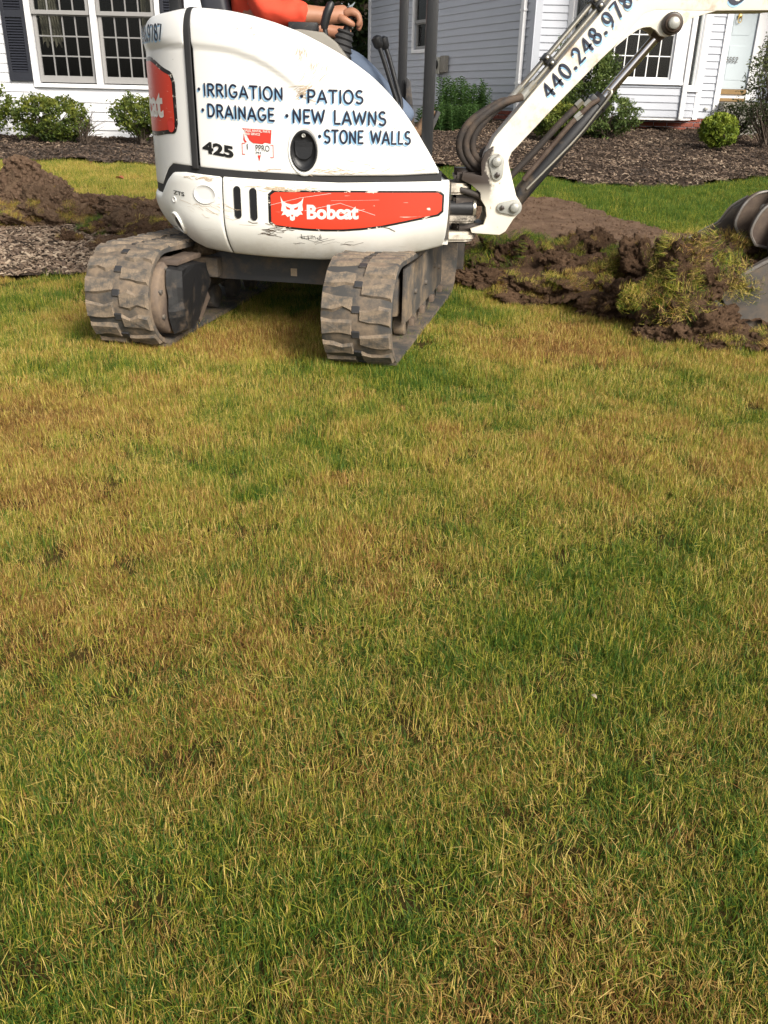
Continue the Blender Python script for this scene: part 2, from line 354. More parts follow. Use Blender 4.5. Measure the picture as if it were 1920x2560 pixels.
# ---------------------------------------------------------------- scatter by geometry nodes (grass, chips)
def protoset(name,objs):
    c=bpy.data.collections.new(name)
    for o in objs: c.objects.link(o)
    return c
def protomesh(name,V,F,mat,attrs=None):
    me=bpy.data.meshes.new(name); me.from_pydata([tuple(map(float,v)) for v in V],[],F)
    if attrs:
        for k,a in attrs.items():
            at=me.attributes.new(k,'FLOAT','POINT'); at.data.foreach_set('value',np.asarray(a,dtype=np.float32))
    me.materials.append(mat); me.update(); return bpy.data.objects.new(name,me)
def gntree(name,coll):
    t=bpy.data.node_groups.new(name,'GeometryNodeTree'); t.interface.new_socket('Geometry',in_out='INPUT',socket_type='NodeSocketGeometry'); t.interface.new_socket('Geometry',in_out='OUTPUT',socket_type='NodeSocketGeometry')
    N=t.nodes; gi=N.new('NodeGroupInput'); go=N.new('NodeGroupOutput'); ci=N.new('GeometryNodeCollectionInfo'); ci.inputs['Collection'].default_value=coll
    ci.inputs['Separate Children'].default_value=True; ci.inputs['Reset Children'].default_value=True
    io=N.new('GeometryNodeInstanceOnPoints'); io.inputs['Pick Instance'].default_value=True
    def na(nm,ty):
        a=N.new('GeometryNodeInputNamedAttribute'); a.data_type=ty; a.inputs['Name'].default_value=nm
        return [s for s in a.outputs if s.name=='Attribute' and s.enabled][0] if any(s.enabled for s in a.outputs) else a.outputs[0]
    t.links.new(gi.outputs[0],io.inputs['Points']); t.links.new(ci.outputs[0],io.inputs['Instance'])
    t.links.new(na('idx','INT'),io.inputs['Instance Index']); t.links.new(na('rot','FLOAT_VECTOR'),io.inputs['Rotation']); t.links.new(na('scl','FLOAT_VECTOR'),io.inputs['Scale'])
    t.links.new(io.outputs[0],go.inputs[0]); return t
def scatter(name,pts,rots,scls,idx,dry,tree,parent=None,kind='stuff'):
    me=bpy.data.meshes.new(name); me.from_pydata([tuple(map(float,p)) for p in pts],[],[])
    for k,ty,d,f in (('rot','FLOAT_VECTOR',rots,'vector'),('scl','FLOAT_VECTOR',scls,'vector'),('idx','INT',idx,'value'),('dry','FLOAT',dry,'value')):
        at=me.attributes.new(k,ty,'POINT'); at.data.foreach_set(f,np.asarray(d,dtype=np.int32 if ty=='INT' else np.float32).ravel())
    o=bpy.data.objects.new(name,me); COL.objects.link(o); md=o.modifiers.new('scatter','NODES'); md.node_group=tree
    if kind: o['kind']=kind
    return attach(o,parent)
def tuft(name,nb,rad,hmin,hmax,wid,lean,flat,seed,wide=False):
    rg=random.Random(seed); V=[];F=[];A=[]
    for b in range(nb):
        r=rad*math.sqrt(rg.random()); a=rg.random()*2*PI; x,y=r*math.cos(a),r*math.sin(a)
        h=rg.uniform(hmin,hmax)*(1-.35*(r/rad)**2); d=rg.random()*2*PI; ln=abs(rg.gauss(0,lean)); wv=wid*rg.uniform(.6,1.25); z0=-.004; q=rg.random()
        if rg.random()<flat: ln=rg.uniform(1.05,1.5); h*=rg.uniform(.6,1.0); z0=rg.uniform(0,.022); q=min(1,q*.4+.62)
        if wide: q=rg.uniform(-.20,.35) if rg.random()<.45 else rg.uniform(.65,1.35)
        fx=d+PI/2+rg.uniform(-.6,.6); dx,dy=math.cos(d),math.sin(d); wx,wy=math.cos(fx),math.sin(fx)
        i0=len(V); px,pz=0.,z0; segs=3; curv=rg.uniform(.0,.55)*(1 if rg.random()<.8 else 2)
        for k in range(segs+1):
            t=k/segs; ww=wv*.5*(1-.25*t) if k<segs else 0
            if k<segs: V+= [(x+dx*px-wx*ww,y+dy*px-wy*ww,pz),(x+dx*px+wx*ww,y+dy*px+wy*ww,pz)]; A+=[q,q]
            else: V.append((x+dx*px,y+dy*px,pz)); A.append(q)
            ang=ln+curv*t; px+=math.sin(ang)*h/segs; pz+=max(-.004,math.cos(ang))*h/segs
        for k in range(segs-1): F.append((i0+2*k,i0+2*k+1,i0+2*k+3,i0+2*k+2))
        e=i0+2*(segs-1); F.append((e,e+1,e+2))
    return protomesh(name,V,F,M['grass'],{'rnd':A})
NT=12
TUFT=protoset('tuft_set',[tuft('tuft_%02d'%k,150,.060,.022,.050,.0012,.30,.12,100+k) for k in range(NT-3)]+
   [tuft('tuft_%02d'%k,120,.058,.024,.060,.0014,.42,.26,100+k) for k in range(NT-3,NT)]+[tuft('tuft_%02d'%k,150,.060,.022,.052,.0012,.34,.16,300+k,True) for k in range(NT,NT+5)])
TT=gntree('tuft_scatter',TUFT)
# dry / lush patches of the lawn: (x, y, radius, shift)
BLOB=[(-.05,3.55,.42,-.20),(.25,3.6,.4,-.12),(-.1,2.62,.34,-.22),(.1,2.75,.3,-.12),(.35,2.3,.42,.2),(.15,2.05,.25,.12),(-1.1,3.1,.5,.2),(-1.5,3.5,.4,.1),(.46,1.5,.34,-.14),(.75,1.85,.4,-.12),(.6,1.62,.3,-.06),
 (-.55,1.5,.3,.16),(-.15,1.55,.22,.16),(.98,3.95,.5,.22),(.75,4.1,.4,.2),(-.5,4.15,.4,.22),(-.62,4.6,.5,.12),(-.45,2.35,.3,-.10),(-.75,2.0,.4,-.14),(-.2,.9,.2,-.16),(.05,1.2,.2,-.10),(.3,.85,.2,.12),(-.4,.8,.2,.05),(1.05,2.7,.5,.08),
 (-1.5,4.0,.5,-.22),(-1.9,4.6,.5,-.15),(-1.3,2.5,.4,-.12),(1.2,3.2,.4,.05),(-.15,3.0,.35,-.1),(.5,4.6,.35,-.25),(.3,5.0,.3,-.25),(.6,1.2,.25,.0),(-.2,2.0,.2,.1)]
def dryness(x,y):
    v=.36+.40*nz(x,y,1.1,1)+.36*nz(x,y,2.7,2)+.24*nz(x,y,7,3)+.16*nz(x,y,17,4)
    for bx,by,r,s in BLOB:
        d2=((x-bx)**2+(y-by)**2)/(r*r)
        if d2<5: v+=s*math.exp(-d2*1.2)
    v=v*(1-sm(6.8,8.2,y))+sm(6.8,8.2,y)*((.02+.10*nz(x,y,2.5,7)+.25*(1-sm(.0,.5,abs(y-9.05)))*sm(.6,1.4,x)*(1-sm(1.6,2.0,x))) if x>0 else (.40+.2*nz(x,y,1.8,8)))
    v+=.06*sm(1.8,2.6,y)*(1-sm(4.2,5,y))
    return min(.95,max(.0,v))
P_=[];Ro=[];Sc=[];Ix=[];Dr=[]
def addt(x,y,z,sc,tilt=.12,dr=None,hz=1.0):
    P_.append((x,y,z)); Ro.append((random.gauss(0,tilt),random.gauss(0,tilt),random.random()*2*PI)); Sc.append((sc,sc,sc*hz)); 
    Ix.append(NT+random.randrange(5) if random.random()<(.10+.60*(1-sm(1.0,2.6,y)))*(y<6) else random.randrange(NT)); Dr.append(dryness(x,y)+random.gauss(0,.07) if dr is None else dr)  # more brown and dark green blades near camera: foreground shade put into colour
def lawn(y0,y1,dens,sc):
    W0,W1=1.0+y0*.62,1.0+y1*.62; n=int((W0+W1)*(y1-y0)*dens)
    for _ in range(n):
        y=random.uniform(y0,y1); x=random.uniform(-1,1)*(1.0+y*.62)
        wx,wy=wob(x,y)
        if any(inpoly(wx,wy,p) for p in REG): continue
        th=nz(x,y,5,12)+.6*nz(x,y,13,13)
        
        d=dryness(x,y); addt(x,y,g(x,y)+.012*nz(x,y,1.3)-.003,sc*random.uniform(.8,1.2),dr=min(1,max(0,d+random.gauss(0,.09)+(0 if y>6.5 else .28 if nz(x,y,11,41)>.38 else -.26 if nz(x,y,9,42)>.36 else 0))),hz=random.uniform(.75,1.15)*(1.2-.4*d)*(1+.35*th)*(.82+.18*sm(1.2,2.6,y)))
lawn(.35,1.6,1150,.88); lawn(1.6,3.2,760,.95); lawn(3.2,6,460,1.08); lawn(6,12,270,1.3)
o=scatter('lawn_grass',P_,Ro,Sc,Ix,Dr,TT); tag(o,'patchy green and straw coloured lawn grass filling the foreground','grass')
# bark chips
def chip(name,seed):
    rg=random.Random(seed); L,Wd,T=rg.uniform(.022,.05),rg.uniform(.007,.015),rg.uniform(.002,.005); V=[]
    for sx in (-1,0,1):
        for sy in (-1,1):
            for s in (-1,1): V.append((sx*L/2*(1+rg.uniform(-.1,.1)),sy*Wd/2*(rg.uniform(.4,1) if sx else 1),s*T/2+rg.uniform(-.002,.002)+(.003 if sx==0 else 0)))
    F=[]
    for b in (0,4): F+=[(b,b+4,b+6,b+2),(b+1,b+3,b+7,b+5),(b,b+1,b+5,b+4),(b+2,b+6,b+7,b+3)]
    F+=[(0,2,3,1),(8,9,11,10)]
    return protomesh(name,V,F,M['chip'])
CT=gntree('chip_scatter',protoset('chip_set',[chip('chip_%02d'%k,k) for k in range(8)]))
def chips(name,label,x0,x1,y0,y1,poly,n,hf,sc,bias=0):
    p=[];r=[];s=[];ix=[];d=[]
    for _ in range(n):
        x=random.uniform(x0,x1); y=random.uniform(y0,y1); q=wob(x,y)
        if not inpoly(q[0],q[1],poly): continue
        p.append((x,y,hf(x,y)+random.uniform(0,.012))); r.append((random.gauss(0,.35),random.gauss(0,.35),random.random()*6.28)); k=sc*random.uniform(.6,1.5); s.append((k,k,k)); ix.append(random.randrange(8))
        d.append(min(1,max(0,.42+bias+.3*nz(x,y,1.7,21)+random.gauss(0,.22))))
    tag(scatter(name,p,r,s,ix,d,CT),label,'mulch')
chips('bark_chips','pale bark chips of the mulch strip beside the left track',-4.6,-.8,5.1,7.3,STRIP,13000,soilh(.012,.022),1.0,.34)
chips('bark_chips','dark bark mulch in the bed under the large window',-7.5,-1.2,10.8,13.6,BED_L,13000,soilh(.03,.035),1.0,-.12)
chips('bark_chips','brown bark mulch covering the bank below the bay window',-1.2,7.5,9.9,15.4,BED_R,34000,soilh(.035,.035),1.0,.04)
# ---------------------------------------------------------------- houses
def cut(iv,holes):
    out=[iv]
    for a,b in holes:
        nx=[]
        for u,v in out:
            if b<=u or a>=v: nx.append((u,v)); continue
            if a>u: nx.append((u,a))
            if b<v: nx.append((b,v))
        out=nx
    return [t for t in out if t[1]-t[0]>.01]
class Wall:
    """local frame on a wall: u along, h height, o outwards"""
    def __init__(s,p0,p1):
        s.p0=np.array(p0,float); d=np.array(p1,float)-s.p0; s.L=float(np.hypot(*d)); s.d=d/s.L; s.n=np.array([s.d[1],-s.d[0]])
    def at(s,u,o,h): q=s.p0+s.d*u+s.n*o; return (q[0],q[1],h)
    def box(s,name,u0,u1,h0,h1,o0,o1,mat,parent,bevel=0):
        V=[s.at(u,o,h) for u in (u0,u1) for o in (o0,o1) for h in (h0,h1)]
        F=[(0,1,3,2),(4,6,7,5),(0,4,5,1),(2,3,7,6),(0,2,6,4),(1,5,7,3)]
        ob=mk(name,V,F,mat,parent)
        bm=bmesh.new(); bm.from_mesh(ob.data); bmesh.ops.recalc_face_normals(bm,faces=list(bm.faces))
        if bevel: bev(bm,bevel,2)
        bm.to_mesh(ob.data); bm.free(); return ob
    def siding(s,parent,u0,u1,z0,z1,lap,holes=()):
        k=0; z=z0
        while z<z1-.02:
            t=min(z+lap,z1)
            hs=[(a,b) for a,b,c,d in holes if c<t-.012 and d>z+.012]
            for a,b in cut((u0,u1),hs):
                jt=random.uniform(-.0012,.0012)
                V=[s.at(u,o,h) for u in (a,b) for o,h in ((0,z),(.017+jt,z),(.019+jt,z+.006),(.004,t+.004),(0,t+.004))]
                F=[(0,1,2,3,4),(9,8,7,6,5)]+[(i,5+i,5+(i+1)%5,(i+1)%5) for i in range(5)]
                mk('siding_board',V,F,M['sidingR'] if parent.name.endswith('001') else M['siding'],parent)
            z=t
    def wallcore(s,parent,u0,u1,z0,z1,holes,mat,th=.12,name='wall'):
        us=sorted({u0,u1,*[v for a in holes for v in a[:2]]}); zs=sorted({z0,z1,*[v for a in holes for v in a[2:]]})
        V=[];F=[]
        for i in range(len(us)-1):
            for j in range(len(zs)-1):
                cu,cz=(us[i]+us[i+1])/2,(zs[j]+zs[j+1])/2
                if any(a<cu<b and c<cz<d for a,b,c,d in holes): continue
                b=len(V); V+=[s.at(u,o,h) for u in us[i:i+2] for o in (-th,-.002) for h in zs[j:j+2]]
                F+=[tuple(b+q for q in f) for f in ((0,1,3,2),(4,6,7,5),(0,4,5,1),(2,3,7,6),(0,2,6,4),(1,5,7,3))]
        return mk(name,V,F,mat,parent)
    def room(s,parent,u0,u1,z0,z1,dep):
        V=[s.at(u,o,h) for u in (u0,u1) for o in (-dep,-.13) for h in (z0,z1)]
        return mk('room_interior',V,[(0,2,3,1),(4,5,7,6),(0,4,6,2),(1,3,7,5),(0,1,5,4)],M['room'],parent)
def sashwin(W,par,u0,u1,z0,z1,cols,rows,frame,mun,fw=.045,mw=.018,o=-.03,rail=.07):
    """one sash: four rails, muntin bars, a pane"""
    w=W.box('sash_frame',u0,u0+fw,z0,z1,o-.02,o+.02,frame,par); sub=w
    for a in ((u1-fw,u1,z0,z1),(u0+fw,u1-fw,z0,z0+rail),(u0+fw,u1-fw,z1-fw,z1)): W.box('sash_rail',*a,o-.02,o+.019,frame,sub)
    a0,a1,b0,b1=u0+fw,u1-fw,z0+rail,z1-fw
    for i in range(1,cols): c=a0+(a1-a0)*i/cols; W.box('muntin',c-mw/2,c+mw/2,b0,b1,o-.006,o+.010,mun,sub)
    for j in range(1,rows):
        c=b0+(b1-b0)*j/rows; W.box('muntin',a0,a1,c-mw/2,c+mw/2,o-.005,o+.008,mun,sub)
    W.box('pane',a0,a1,b0,b1,o-.012,o-.008,M['glass'],sub)
def brickrow(W,par,u0,u1,z0,n,offp=0):
    bl,bh=.2,.058
    me=None
    for r in range(n):
        u=u0+(0 if r%2 else -.105)
        while u<u1:
            a,b=max(u,u0),min(u+bl,u1)
            if b-a>.03:
                if me is None or abs((b-a)-bl)>.001:
                    ob=W.box('brick',a,b,z0+r*.068,z0+r*.068+bh,-.05,offp+random.uniform(-.002,.003),M['brick'],par,.003)
                    if me is None and abs((b-a)-bl)<.001: me=(ob.data,a,z0+r*.068)
                else:
                    ob=bpy.data.objects.new('brick',me[0]); COL.objects.link(ob); attach(ob,par); q=W.d*(a-me[1]); ob.location=(q[0]+W.n[0]*random.uniform(-.003,.003),q[1]+W.n[1]*random.uniform(-.003,.003),z0+r*.068-me[2])
            u+=bl+.011
# --- left house
HL=empty('house',(-5.5,13.5,.45),'white sided house with black shutters and a large double window','house')
W=Wall((-10,13.5),(-2.35,13.5)); U=lambda x:x+10
hole=(U(-5.0),U(-3.29),1.18,2.92)
W.wallcore(HL,0,W.L,.2,3.2,[hole],M['siding'])
W.siding(HL,0,W.L-.09,.47,3.2,.119,[(hole[0]-.07,hole[1]+.07,hole[2]-.06,hole[3]+.08)])
W.box('foundation',0,W.L,0,.468,-.1,.004,M['concrete'],HL)
W.box('corner_board',W.L-.09,W.L,.45,3.2,0,.028,M['trim'],HL,.003)
W.room(HL,U(-5.0)-.8,U(-3.29)+.8,.6,3.0,3.0)
fr=W.box('window_casing',hole[0]-.07,hole[0],hole[2]-.05,hole[3]+.08,0,.04,M['trim'],HL,.004)
W.box('casing_board',hole[1],hole[1]+.07,hole[2]-.05,hole[3]+.08,0,.04,M['trim'],fr,.004)
W.box('window_sill',hole[0],hole[1],hole[2]-.05,hole[2],-.02,.05,M['trim'],fr,.004)
W.box('casing_board',hole[0],hole[1],hole[3],hole[3]+.08,0,.038,M['trim'],fr,.004)
mu=U(-4.145); W.box('mullion',mu-.04,mu+.04,hole[2],hole[3],-.06,.03,M['trim'],fr,.004)
for a,b in ((hole[0],mu-.04),(mu+.04,hole[1])):
    sashwin(W,fr,a+.012,b-.012,1.195,2.06,4,3,M['sash'],M['muntin'],.045,.017,-.05,.085)
    sashwin(W,fr,a+.012,b-.012,2.03,2.9,4,3,M['sash'],M['muntin'],.045,.017,-.012,.05)
def curtain(W,par,u0,u1,z0,z1,o):
    V=[];F=[];n=40
    for i in range(n+1):
        u=u0+(u1-u0)*i/n; d=o+.03*math.sin(i*1.15)+.01*math.sin(i*2.7)
        V+=[W.at(u,d,z0+.1*abs(math.sin(i*.4))),W.at(u0+(u-u0)*.8,d,(z0+z1)/2),W.at(u,d,z1)]
    for i in range(n): F+=[(3*i,3*i+3,3*i+4,3*i+1),(3*i+1,3*i+4,3*i+5,3*i+2)]
    mk('curtain',V,F,M['curtain'],par,True)
curtain(W,HL,U(-4.98),U(-4.66),1.62,2.9,-.28); curtain(W,HL,U(-3.55),U(-3.3),1.55,2.9,-.28)
for u0 in (U(-5.395),U(-3.215)):
    u1=u0+.325; s=W.box('shutter',u0,u0+.05,1.2,2.95,.02,.05,M['shutter'],HL,.003)
    W.box('stile',u1-.05,u1,1.2,2.95,.02,.05,M['shutter'],s,.003)
    for a,b in ((1.2,1.31),(1.98,2.07),(2.87,2.95)): W.box('rail',u0+.05,u1-.05,a,b,.02,.048,M['shutter'],s,.002)
    V=[];F=[]
    for lo,hi in ((1.31,1.98),(2.07,2.87)):
        z=lo+.006
        while z<hi-.02:
            b=len(V); V+=[W.at(u,o,h) for u in (u0+.05,u1-.05) for o,h in ((.022,z+.022),(.026,z+.026),(.046,z),(.042,z-.004))]
            F+=[tuple(b+q for q in f) for f in ((0,1,5,4),(1,2,6,5),(2,3,7,6),(3,0,4,7))]; z+=.033
    mk('louvre_slats',V,F,M['shutter'],s); W.box('backing',u0+.05,u1-.05,1.31,2.87,.018,.0215,M['shutter'],s)
rf=mk('roof',[(-10.3,13.0,3.15),(-2.0,13.0,3.15),(-2.0,17.5,5.2),(-10.3,17.5,5.2),(-10.3,13.0,3.28),(-2.0,13.0,3.28),(-2.0,17.5,5.35),(-10.3,17.5,5.35)],[(0,3,2,1),(4,5,6,7),(0,1,5,4),(1,2,6,5),(2,3,7,6),(3,0,4,7)],M['roof'],HL)
mk('side_wall',[(-2.36,13.62,.2),(-2.36,19,.2),(-2.36,19,3.2),(-2.36,17.5,5.2),(-2.36,13.62,3.3),(-2.44,13.62,.2),(-2.44,19,.2),(-2.44,19,3.2),(-2.44,17.5,5.2),(-2.44,13.62,3.3)],[(0,1,2,3,4),(9,8,7,6,5),(0,5,6,1),(1,6,7,2)],M['siding'],HL)
# --- right house with angled wing, bay window and recessed door
HR=empty('house',(3.5,15,.75),'pale sided house with bay window, brick base and recessed front door','house')
K=(2.11,15.0); WW=Wall((K[0]-.42*6.35,K[1]+.906*6.35),K); UL=WW.L
def wu(d): return UL-d   # distance back from the near corner
wn=(wu(4.16),wu(3.58),1.96,3.0)
WW.wallcore(HR,0,UL,.3,3.9,[wn],M['sidingR'])
WW.siding(HR,.11,UL-.1,1.0,3.9,.112,[(wn[0]-.06,wn[1]+.06,wn[2]-.06,wn[3]+.06)])
WW.box('foundation',0,UL,0,.62,-.1,.03,M['concrete'],HR); WW.box('mortar_bed',0,UL,.62,.995,-.06,-.004,M['mortar'],HR)
brickrow(WW,HR,UL-3.6,UL-.01,.63,5,.012)
WW.box('corner_board',0,.11,.95,3.9,0,.03,M['trim'],HR,.003); WW.box('corner_board',UL-.1,UL+.028,.95,3.9,0,.028,M['sidingR'],HR,.003)
fr=WW.box('window_casing',wn[0]-.06,wn[0],wn[2]-.06,wn[3]+.06,0,.035,M['trim'],HR,.003)
WW.box('casing_board',wn[1],wn[1]+.06,wn[2]-.06,wn[3]+.06,0,.035,M['trim'],fr,.003); WW.box('window_sill',wn[0],wn[1],wn[2]-.06,wn[2],0,.04,M['trim'],fr,.003); WW.box('casing_board',wn[0],wn[1],wn[3],wn[3]+.06,0,.033,M['trim'],fr,.003)
sashwin(WW,fr,wn[0]+.01,wn[1]-.01,wn[2]+.01,2.42,1,1,M['sash'],M['sash'],.04,.02,-.05,.05); sashwin(WW,fr,wn[0]+.01,wn[1]-.01,2.40,wn[3]-.01,1,1,M['sash'],M['sash'],.04,.02,-.012,.05)
WW.room(HR,wn[0]-.4,wn[1]+.4,1.4,3.3,2.0)
# electric meter and its pipe, downspout (things fixed to the wall)
MT=empty('electric_meter',WW.at(wu(2.9),.05,1.5),'weathered grey electric meter box on the shaded side wall','meter')
WW.box('meter_case',wu(3.06),wu(2.86),1.53,1.80,.022,.13,M['meter'],MT,.008); WW.box('breaker_case',wu(2.85),wu(2.68),1.55,1.82,.022,.11,M['console'],MT,.008)
a=WW.at(wu(2.96),.13,1.68); disc('meter_dial',(a[0]+WW.n[0]*.03,a[1]+WW.n[1]*.03,1.68),.075,.06,(WW.n[0],WW.n[1],0),M['black'],MT)
tube('conduit',[WW.at(wu(2.98),.06,1.53),WW.at(wu(2.98),.06,.65)],.028,M['sidingR'],MT); 
DS=empty('downspout',WW.at(wu(.26),.05,.8),'white downspout running down the wall near the house corner','downspout')
WW.box('pipe',wu(.30),wu(.21),.85,3.8,.024,.085,M['trim'],DS,.008)
for z in (1.35,2.35): WW.box('strap',wu(.315),wu(.195),z,z+.03,.02,.09,M['trim'],DS,.002)
b=WW.at(wu(.255),.055,.85); tube('elbow',[(b[0],b[1],.86),(b[0]+WW.n[0]*.04,b[1]+WW.n[1]*.04,.80),(b[0]+WW.n[0]*.22,b[1]+WW.n[1]*.22,.74)],.035,M['trim'],DS,8)
gx=WW.at(wu(1.35),.16,.62); GB=empty('utility_box',(gx[0],gx[1],.6),'green utility box standing against the brick base','utility box')
WW.box('case',wu(1.52),wu(1.2),.72,.98,.06,.24,M['green_box'],GB,.02); WW.box('base',wu(1.45),wu(1.27),.55,.72,.09,.2,M['green_box'],GB,.01)
# front facade, Y=15
WF=Wall((2.11,15.0),(9.0,15.0)); X=lambda x:x-2.11
bayh=(X(2.62),X(4.70),.95,2.9); ent=(X(5.085),X(6.6),.3,3.3)
WF.wallcore(HR,0,WF.L,.3,3.9,[bayh,ent],M['sidingR'])
WF.siding(HR,.1,WF.L,.92,3.9,.1,[(X(2.62),X(4.78),.90,2.98),(X(5.0),X(6.69),.3,3.3)])
WF.box('corner_board',-.0,.1,.9,3.9,.001,.029,M['sidingR'],HR,.003)
WF.box('foundation',0,X(5.085),.3,.655,-.1,.03,M['concrete'],HR); WF.box('mortar_bed',0,X(5.085),.655,.925,-.06,-.006,M['mortar'],HR)
brickrow(WF,HR,.01,X(5.08),.66,4,.010)
WF.box('entry_trim',X(5.0),X(5.085),.93,3.3,.0,.04,M['trim'],HR,.004); WF.box('bay_trim',X(4.705),X(4.785),.90,2.95,.0,.035,M['trim'],HR,.004)
# bay: three faces
BZ0,BZ1=.94,2.95
bf=Wall((2.95,14.52),(4.33,14.52)); br=Wall((4.33,14.52),(4.705,14.998)); bl_=Wall((2.62,14.998),(2.95,14.52))
bay=mk('bay_floor',[(2.62,15,BZ0),(2.95,14.52,BZ0),(4.33,14.52,BZ0),(4.70,15,BZ0),(2.62,15,BZ0-.05),(2.95,14.52,BZ0-.05),(4.33,14.52,BZ0-.05),(4.70,15,BZ0-.05)],[(0,1,2,3),(7,6,5,4),(0,4,5,1),(1,5,6,2),(2,6,7,3)],M['trim'],HR)
for Wb,h in ((bf,(.11,bf.L-.19,1.44,2.62)),(br,(.17,br.L-.09,1.36,2.7)),(bl_,(.10,bl_.L-.16,1.36,2.7))):
    Wb.wallcore(HR,0,Wb.L,BZ0,BZ1,[h],M['sidingR'],.07,'bay_wall')
    Wb.siding(HR,.0,Wb.L,BZ0-.01,h[2]-.07,.1)
    c=Wb.box('bay_sill',0,Wb.L,h[2]-.07,h[2]-.03,0,.055,M['trim'],HR,.004)
    Wb.box('window_frame',0.001,h[0],h[2]-.03,BZ1,.0,.03,M['trim'],c,.003); Wb.box('window_frame',h[1],Wb.L,h[2]-.03,BZ1,.0,.03,M['trim'],c,.003); Wb.box('window_frame',h[0],h[1],h[2]-.03,h[2],0,.03,M['trim'],c); Wb.box('window_frame',h[0],h[1],h[3],BZ1,0,.03,M['trim'],c)
    if Wb is bf: sashwin(Wb,c,h[0],h[1],h[2],h[3],6,4,M['trim'],M['muntinw'],.03,.014,-.03,.03)
    else: sashwin(Wb,c,h[0],h[1],h[2],h[3],1,1,M['trim'],M['muntinw'],.012,.014,-.03,.02)
br.box('corner_post',-.035,.13,BZ0-.04,BZ1,.031,.05,M['trim'],HR,.004); bl_.box('corner_post',bl_.L-.12,bl_.L+.03,BZ0-.04,BZ1,.031,.05,M['trim'],HR,.004)
mk('bay_roof',[(2.55,15,3.2),(2.9,14.45,2.96),(4.38,14.45,2.96),(4.7,15,3.2),(2.55,15,2.95),(4.7,15,2.95)],[(0,1,2,3),(0,4,1),(2,5,3),(1,4,5,2)],M['roof'],HR)
WF.room(HR,X(2.5),X(4.75),.96,3.0,2.5); WF.box('room_partition',X(3.98),X(4.1),.96,3.0,-1.4,-1.2,M['room'],HR)
# recessed entry, door wall Y=16
WD=Wall((4.3,16.0),(7.0,16.0)); D=lambda x:x-4.3
WD.wallcore(HR,D(4.85),D(6.7),.3,3.5,[(D(4.97),D(5.84),1.36,3.4),(D(6.03),D(6.4),1.6,3.3)],M['sidingR'],name='entry_wall'); WD.siding(HR,D(6.5),D(6.6),1.3,3.3,.1)
mk('entry_side',[(5.086,15,.9),(5.086,16,.9),(5.086,16,3.4),(5.086,15,3.4)],[(0,1,2,3)],M['sidingR'],HR); mk('entry_side',[(6.6,15,.9),(6.6,16,.9),(6.6,16,3.4),(6.6,15,3.4)],[(3,2,1,0)],M['sidingR'],HR)
WF.box('porch_slab',X(5.09),X(6.59),.5,1.16,-1.0,.25,M['concrete'],HR,.01); WF.box('porch_step',X(5.09),X(6.59),.5,.98,.25,.6,M['concrete'],HR,.01)
dr=WD.box('door',D(4.975),D(5.835),1.365,3.39,-.05,-.012,M['doorpaint'],HR,.003)
for a,b,c,d in ((5.08,5.36,1.5,2.0),(5.46,5.74,1.5,2.0),(5.08,5.36,2.15,2.95),(5.46,5.74,2.15,2.95)):
    WD.box('door_panel',D(a),D(b),c,d,-.012,-.006,M['doorpaint'],dr,.003)
WD.box('door_casing',D(5.845),D(6.03),1.2,3.45,0,.03,M['trim'],HR,.004); WD.box('door_casing',D(4.94),D(4.968),1.2,3.45,0,.03,M['trim'],HR)
sashwin(WD,HR,D(6.035),D(6.4),1.6,3.3,1,6,M['trim'],M['muntinw'],.02,.014,-.03,.03); WD.room(HR,D(5.9),D(6.6),1.3,3.4,1.5)
WD.box('threshold',D(4.97),D(5.84),1.285,1.36,-.02,.05,M['gold'],HR,.003); WD.box('kick_board',D(4.97),D(5.84),1.23,1.283,0,.02,M['trim'],HR); WD.box('lower_sill',D(4.97),D(5.84),1.18,1.228,0,.06,M['gold'],HR,.002)
kn=(5.535,15.985,2.42)
disc('door_knocker',kn,.035,.02,(0,-1,0),M['brass'],dr,16); tube('knocker_ring',[(kn[0]+.03*math.sin(t),15.97,kn[2]-.05+.045*math.cos(t)) for t in np.linspace(0,2*PI,18)],.007,M['brass'],dr,6)
NV,NF=tmesh('5552',1.0,.01); na=np.array(NV); na=(na-na.min(0))/(na.max(0)-na.min(0))
mk('house_number',[(5.42+a*.20+b*.012,15.985,1.755+b*.085) for a,b in na],NF,M['ink2'],dr)
mk('roof',[(-1.2,20.5,3.85),(1.9,14.5,3.85),(9.3,14.5,3.85),(9.3,20,5.9),(2.5,21.5,5.9)],[(0,1,2,3,4)],M['roof'],HR)
box('faucet_outlet',(4.90,14.965,1.06),(.05,.03,.04),M['pin'],HR,.008)
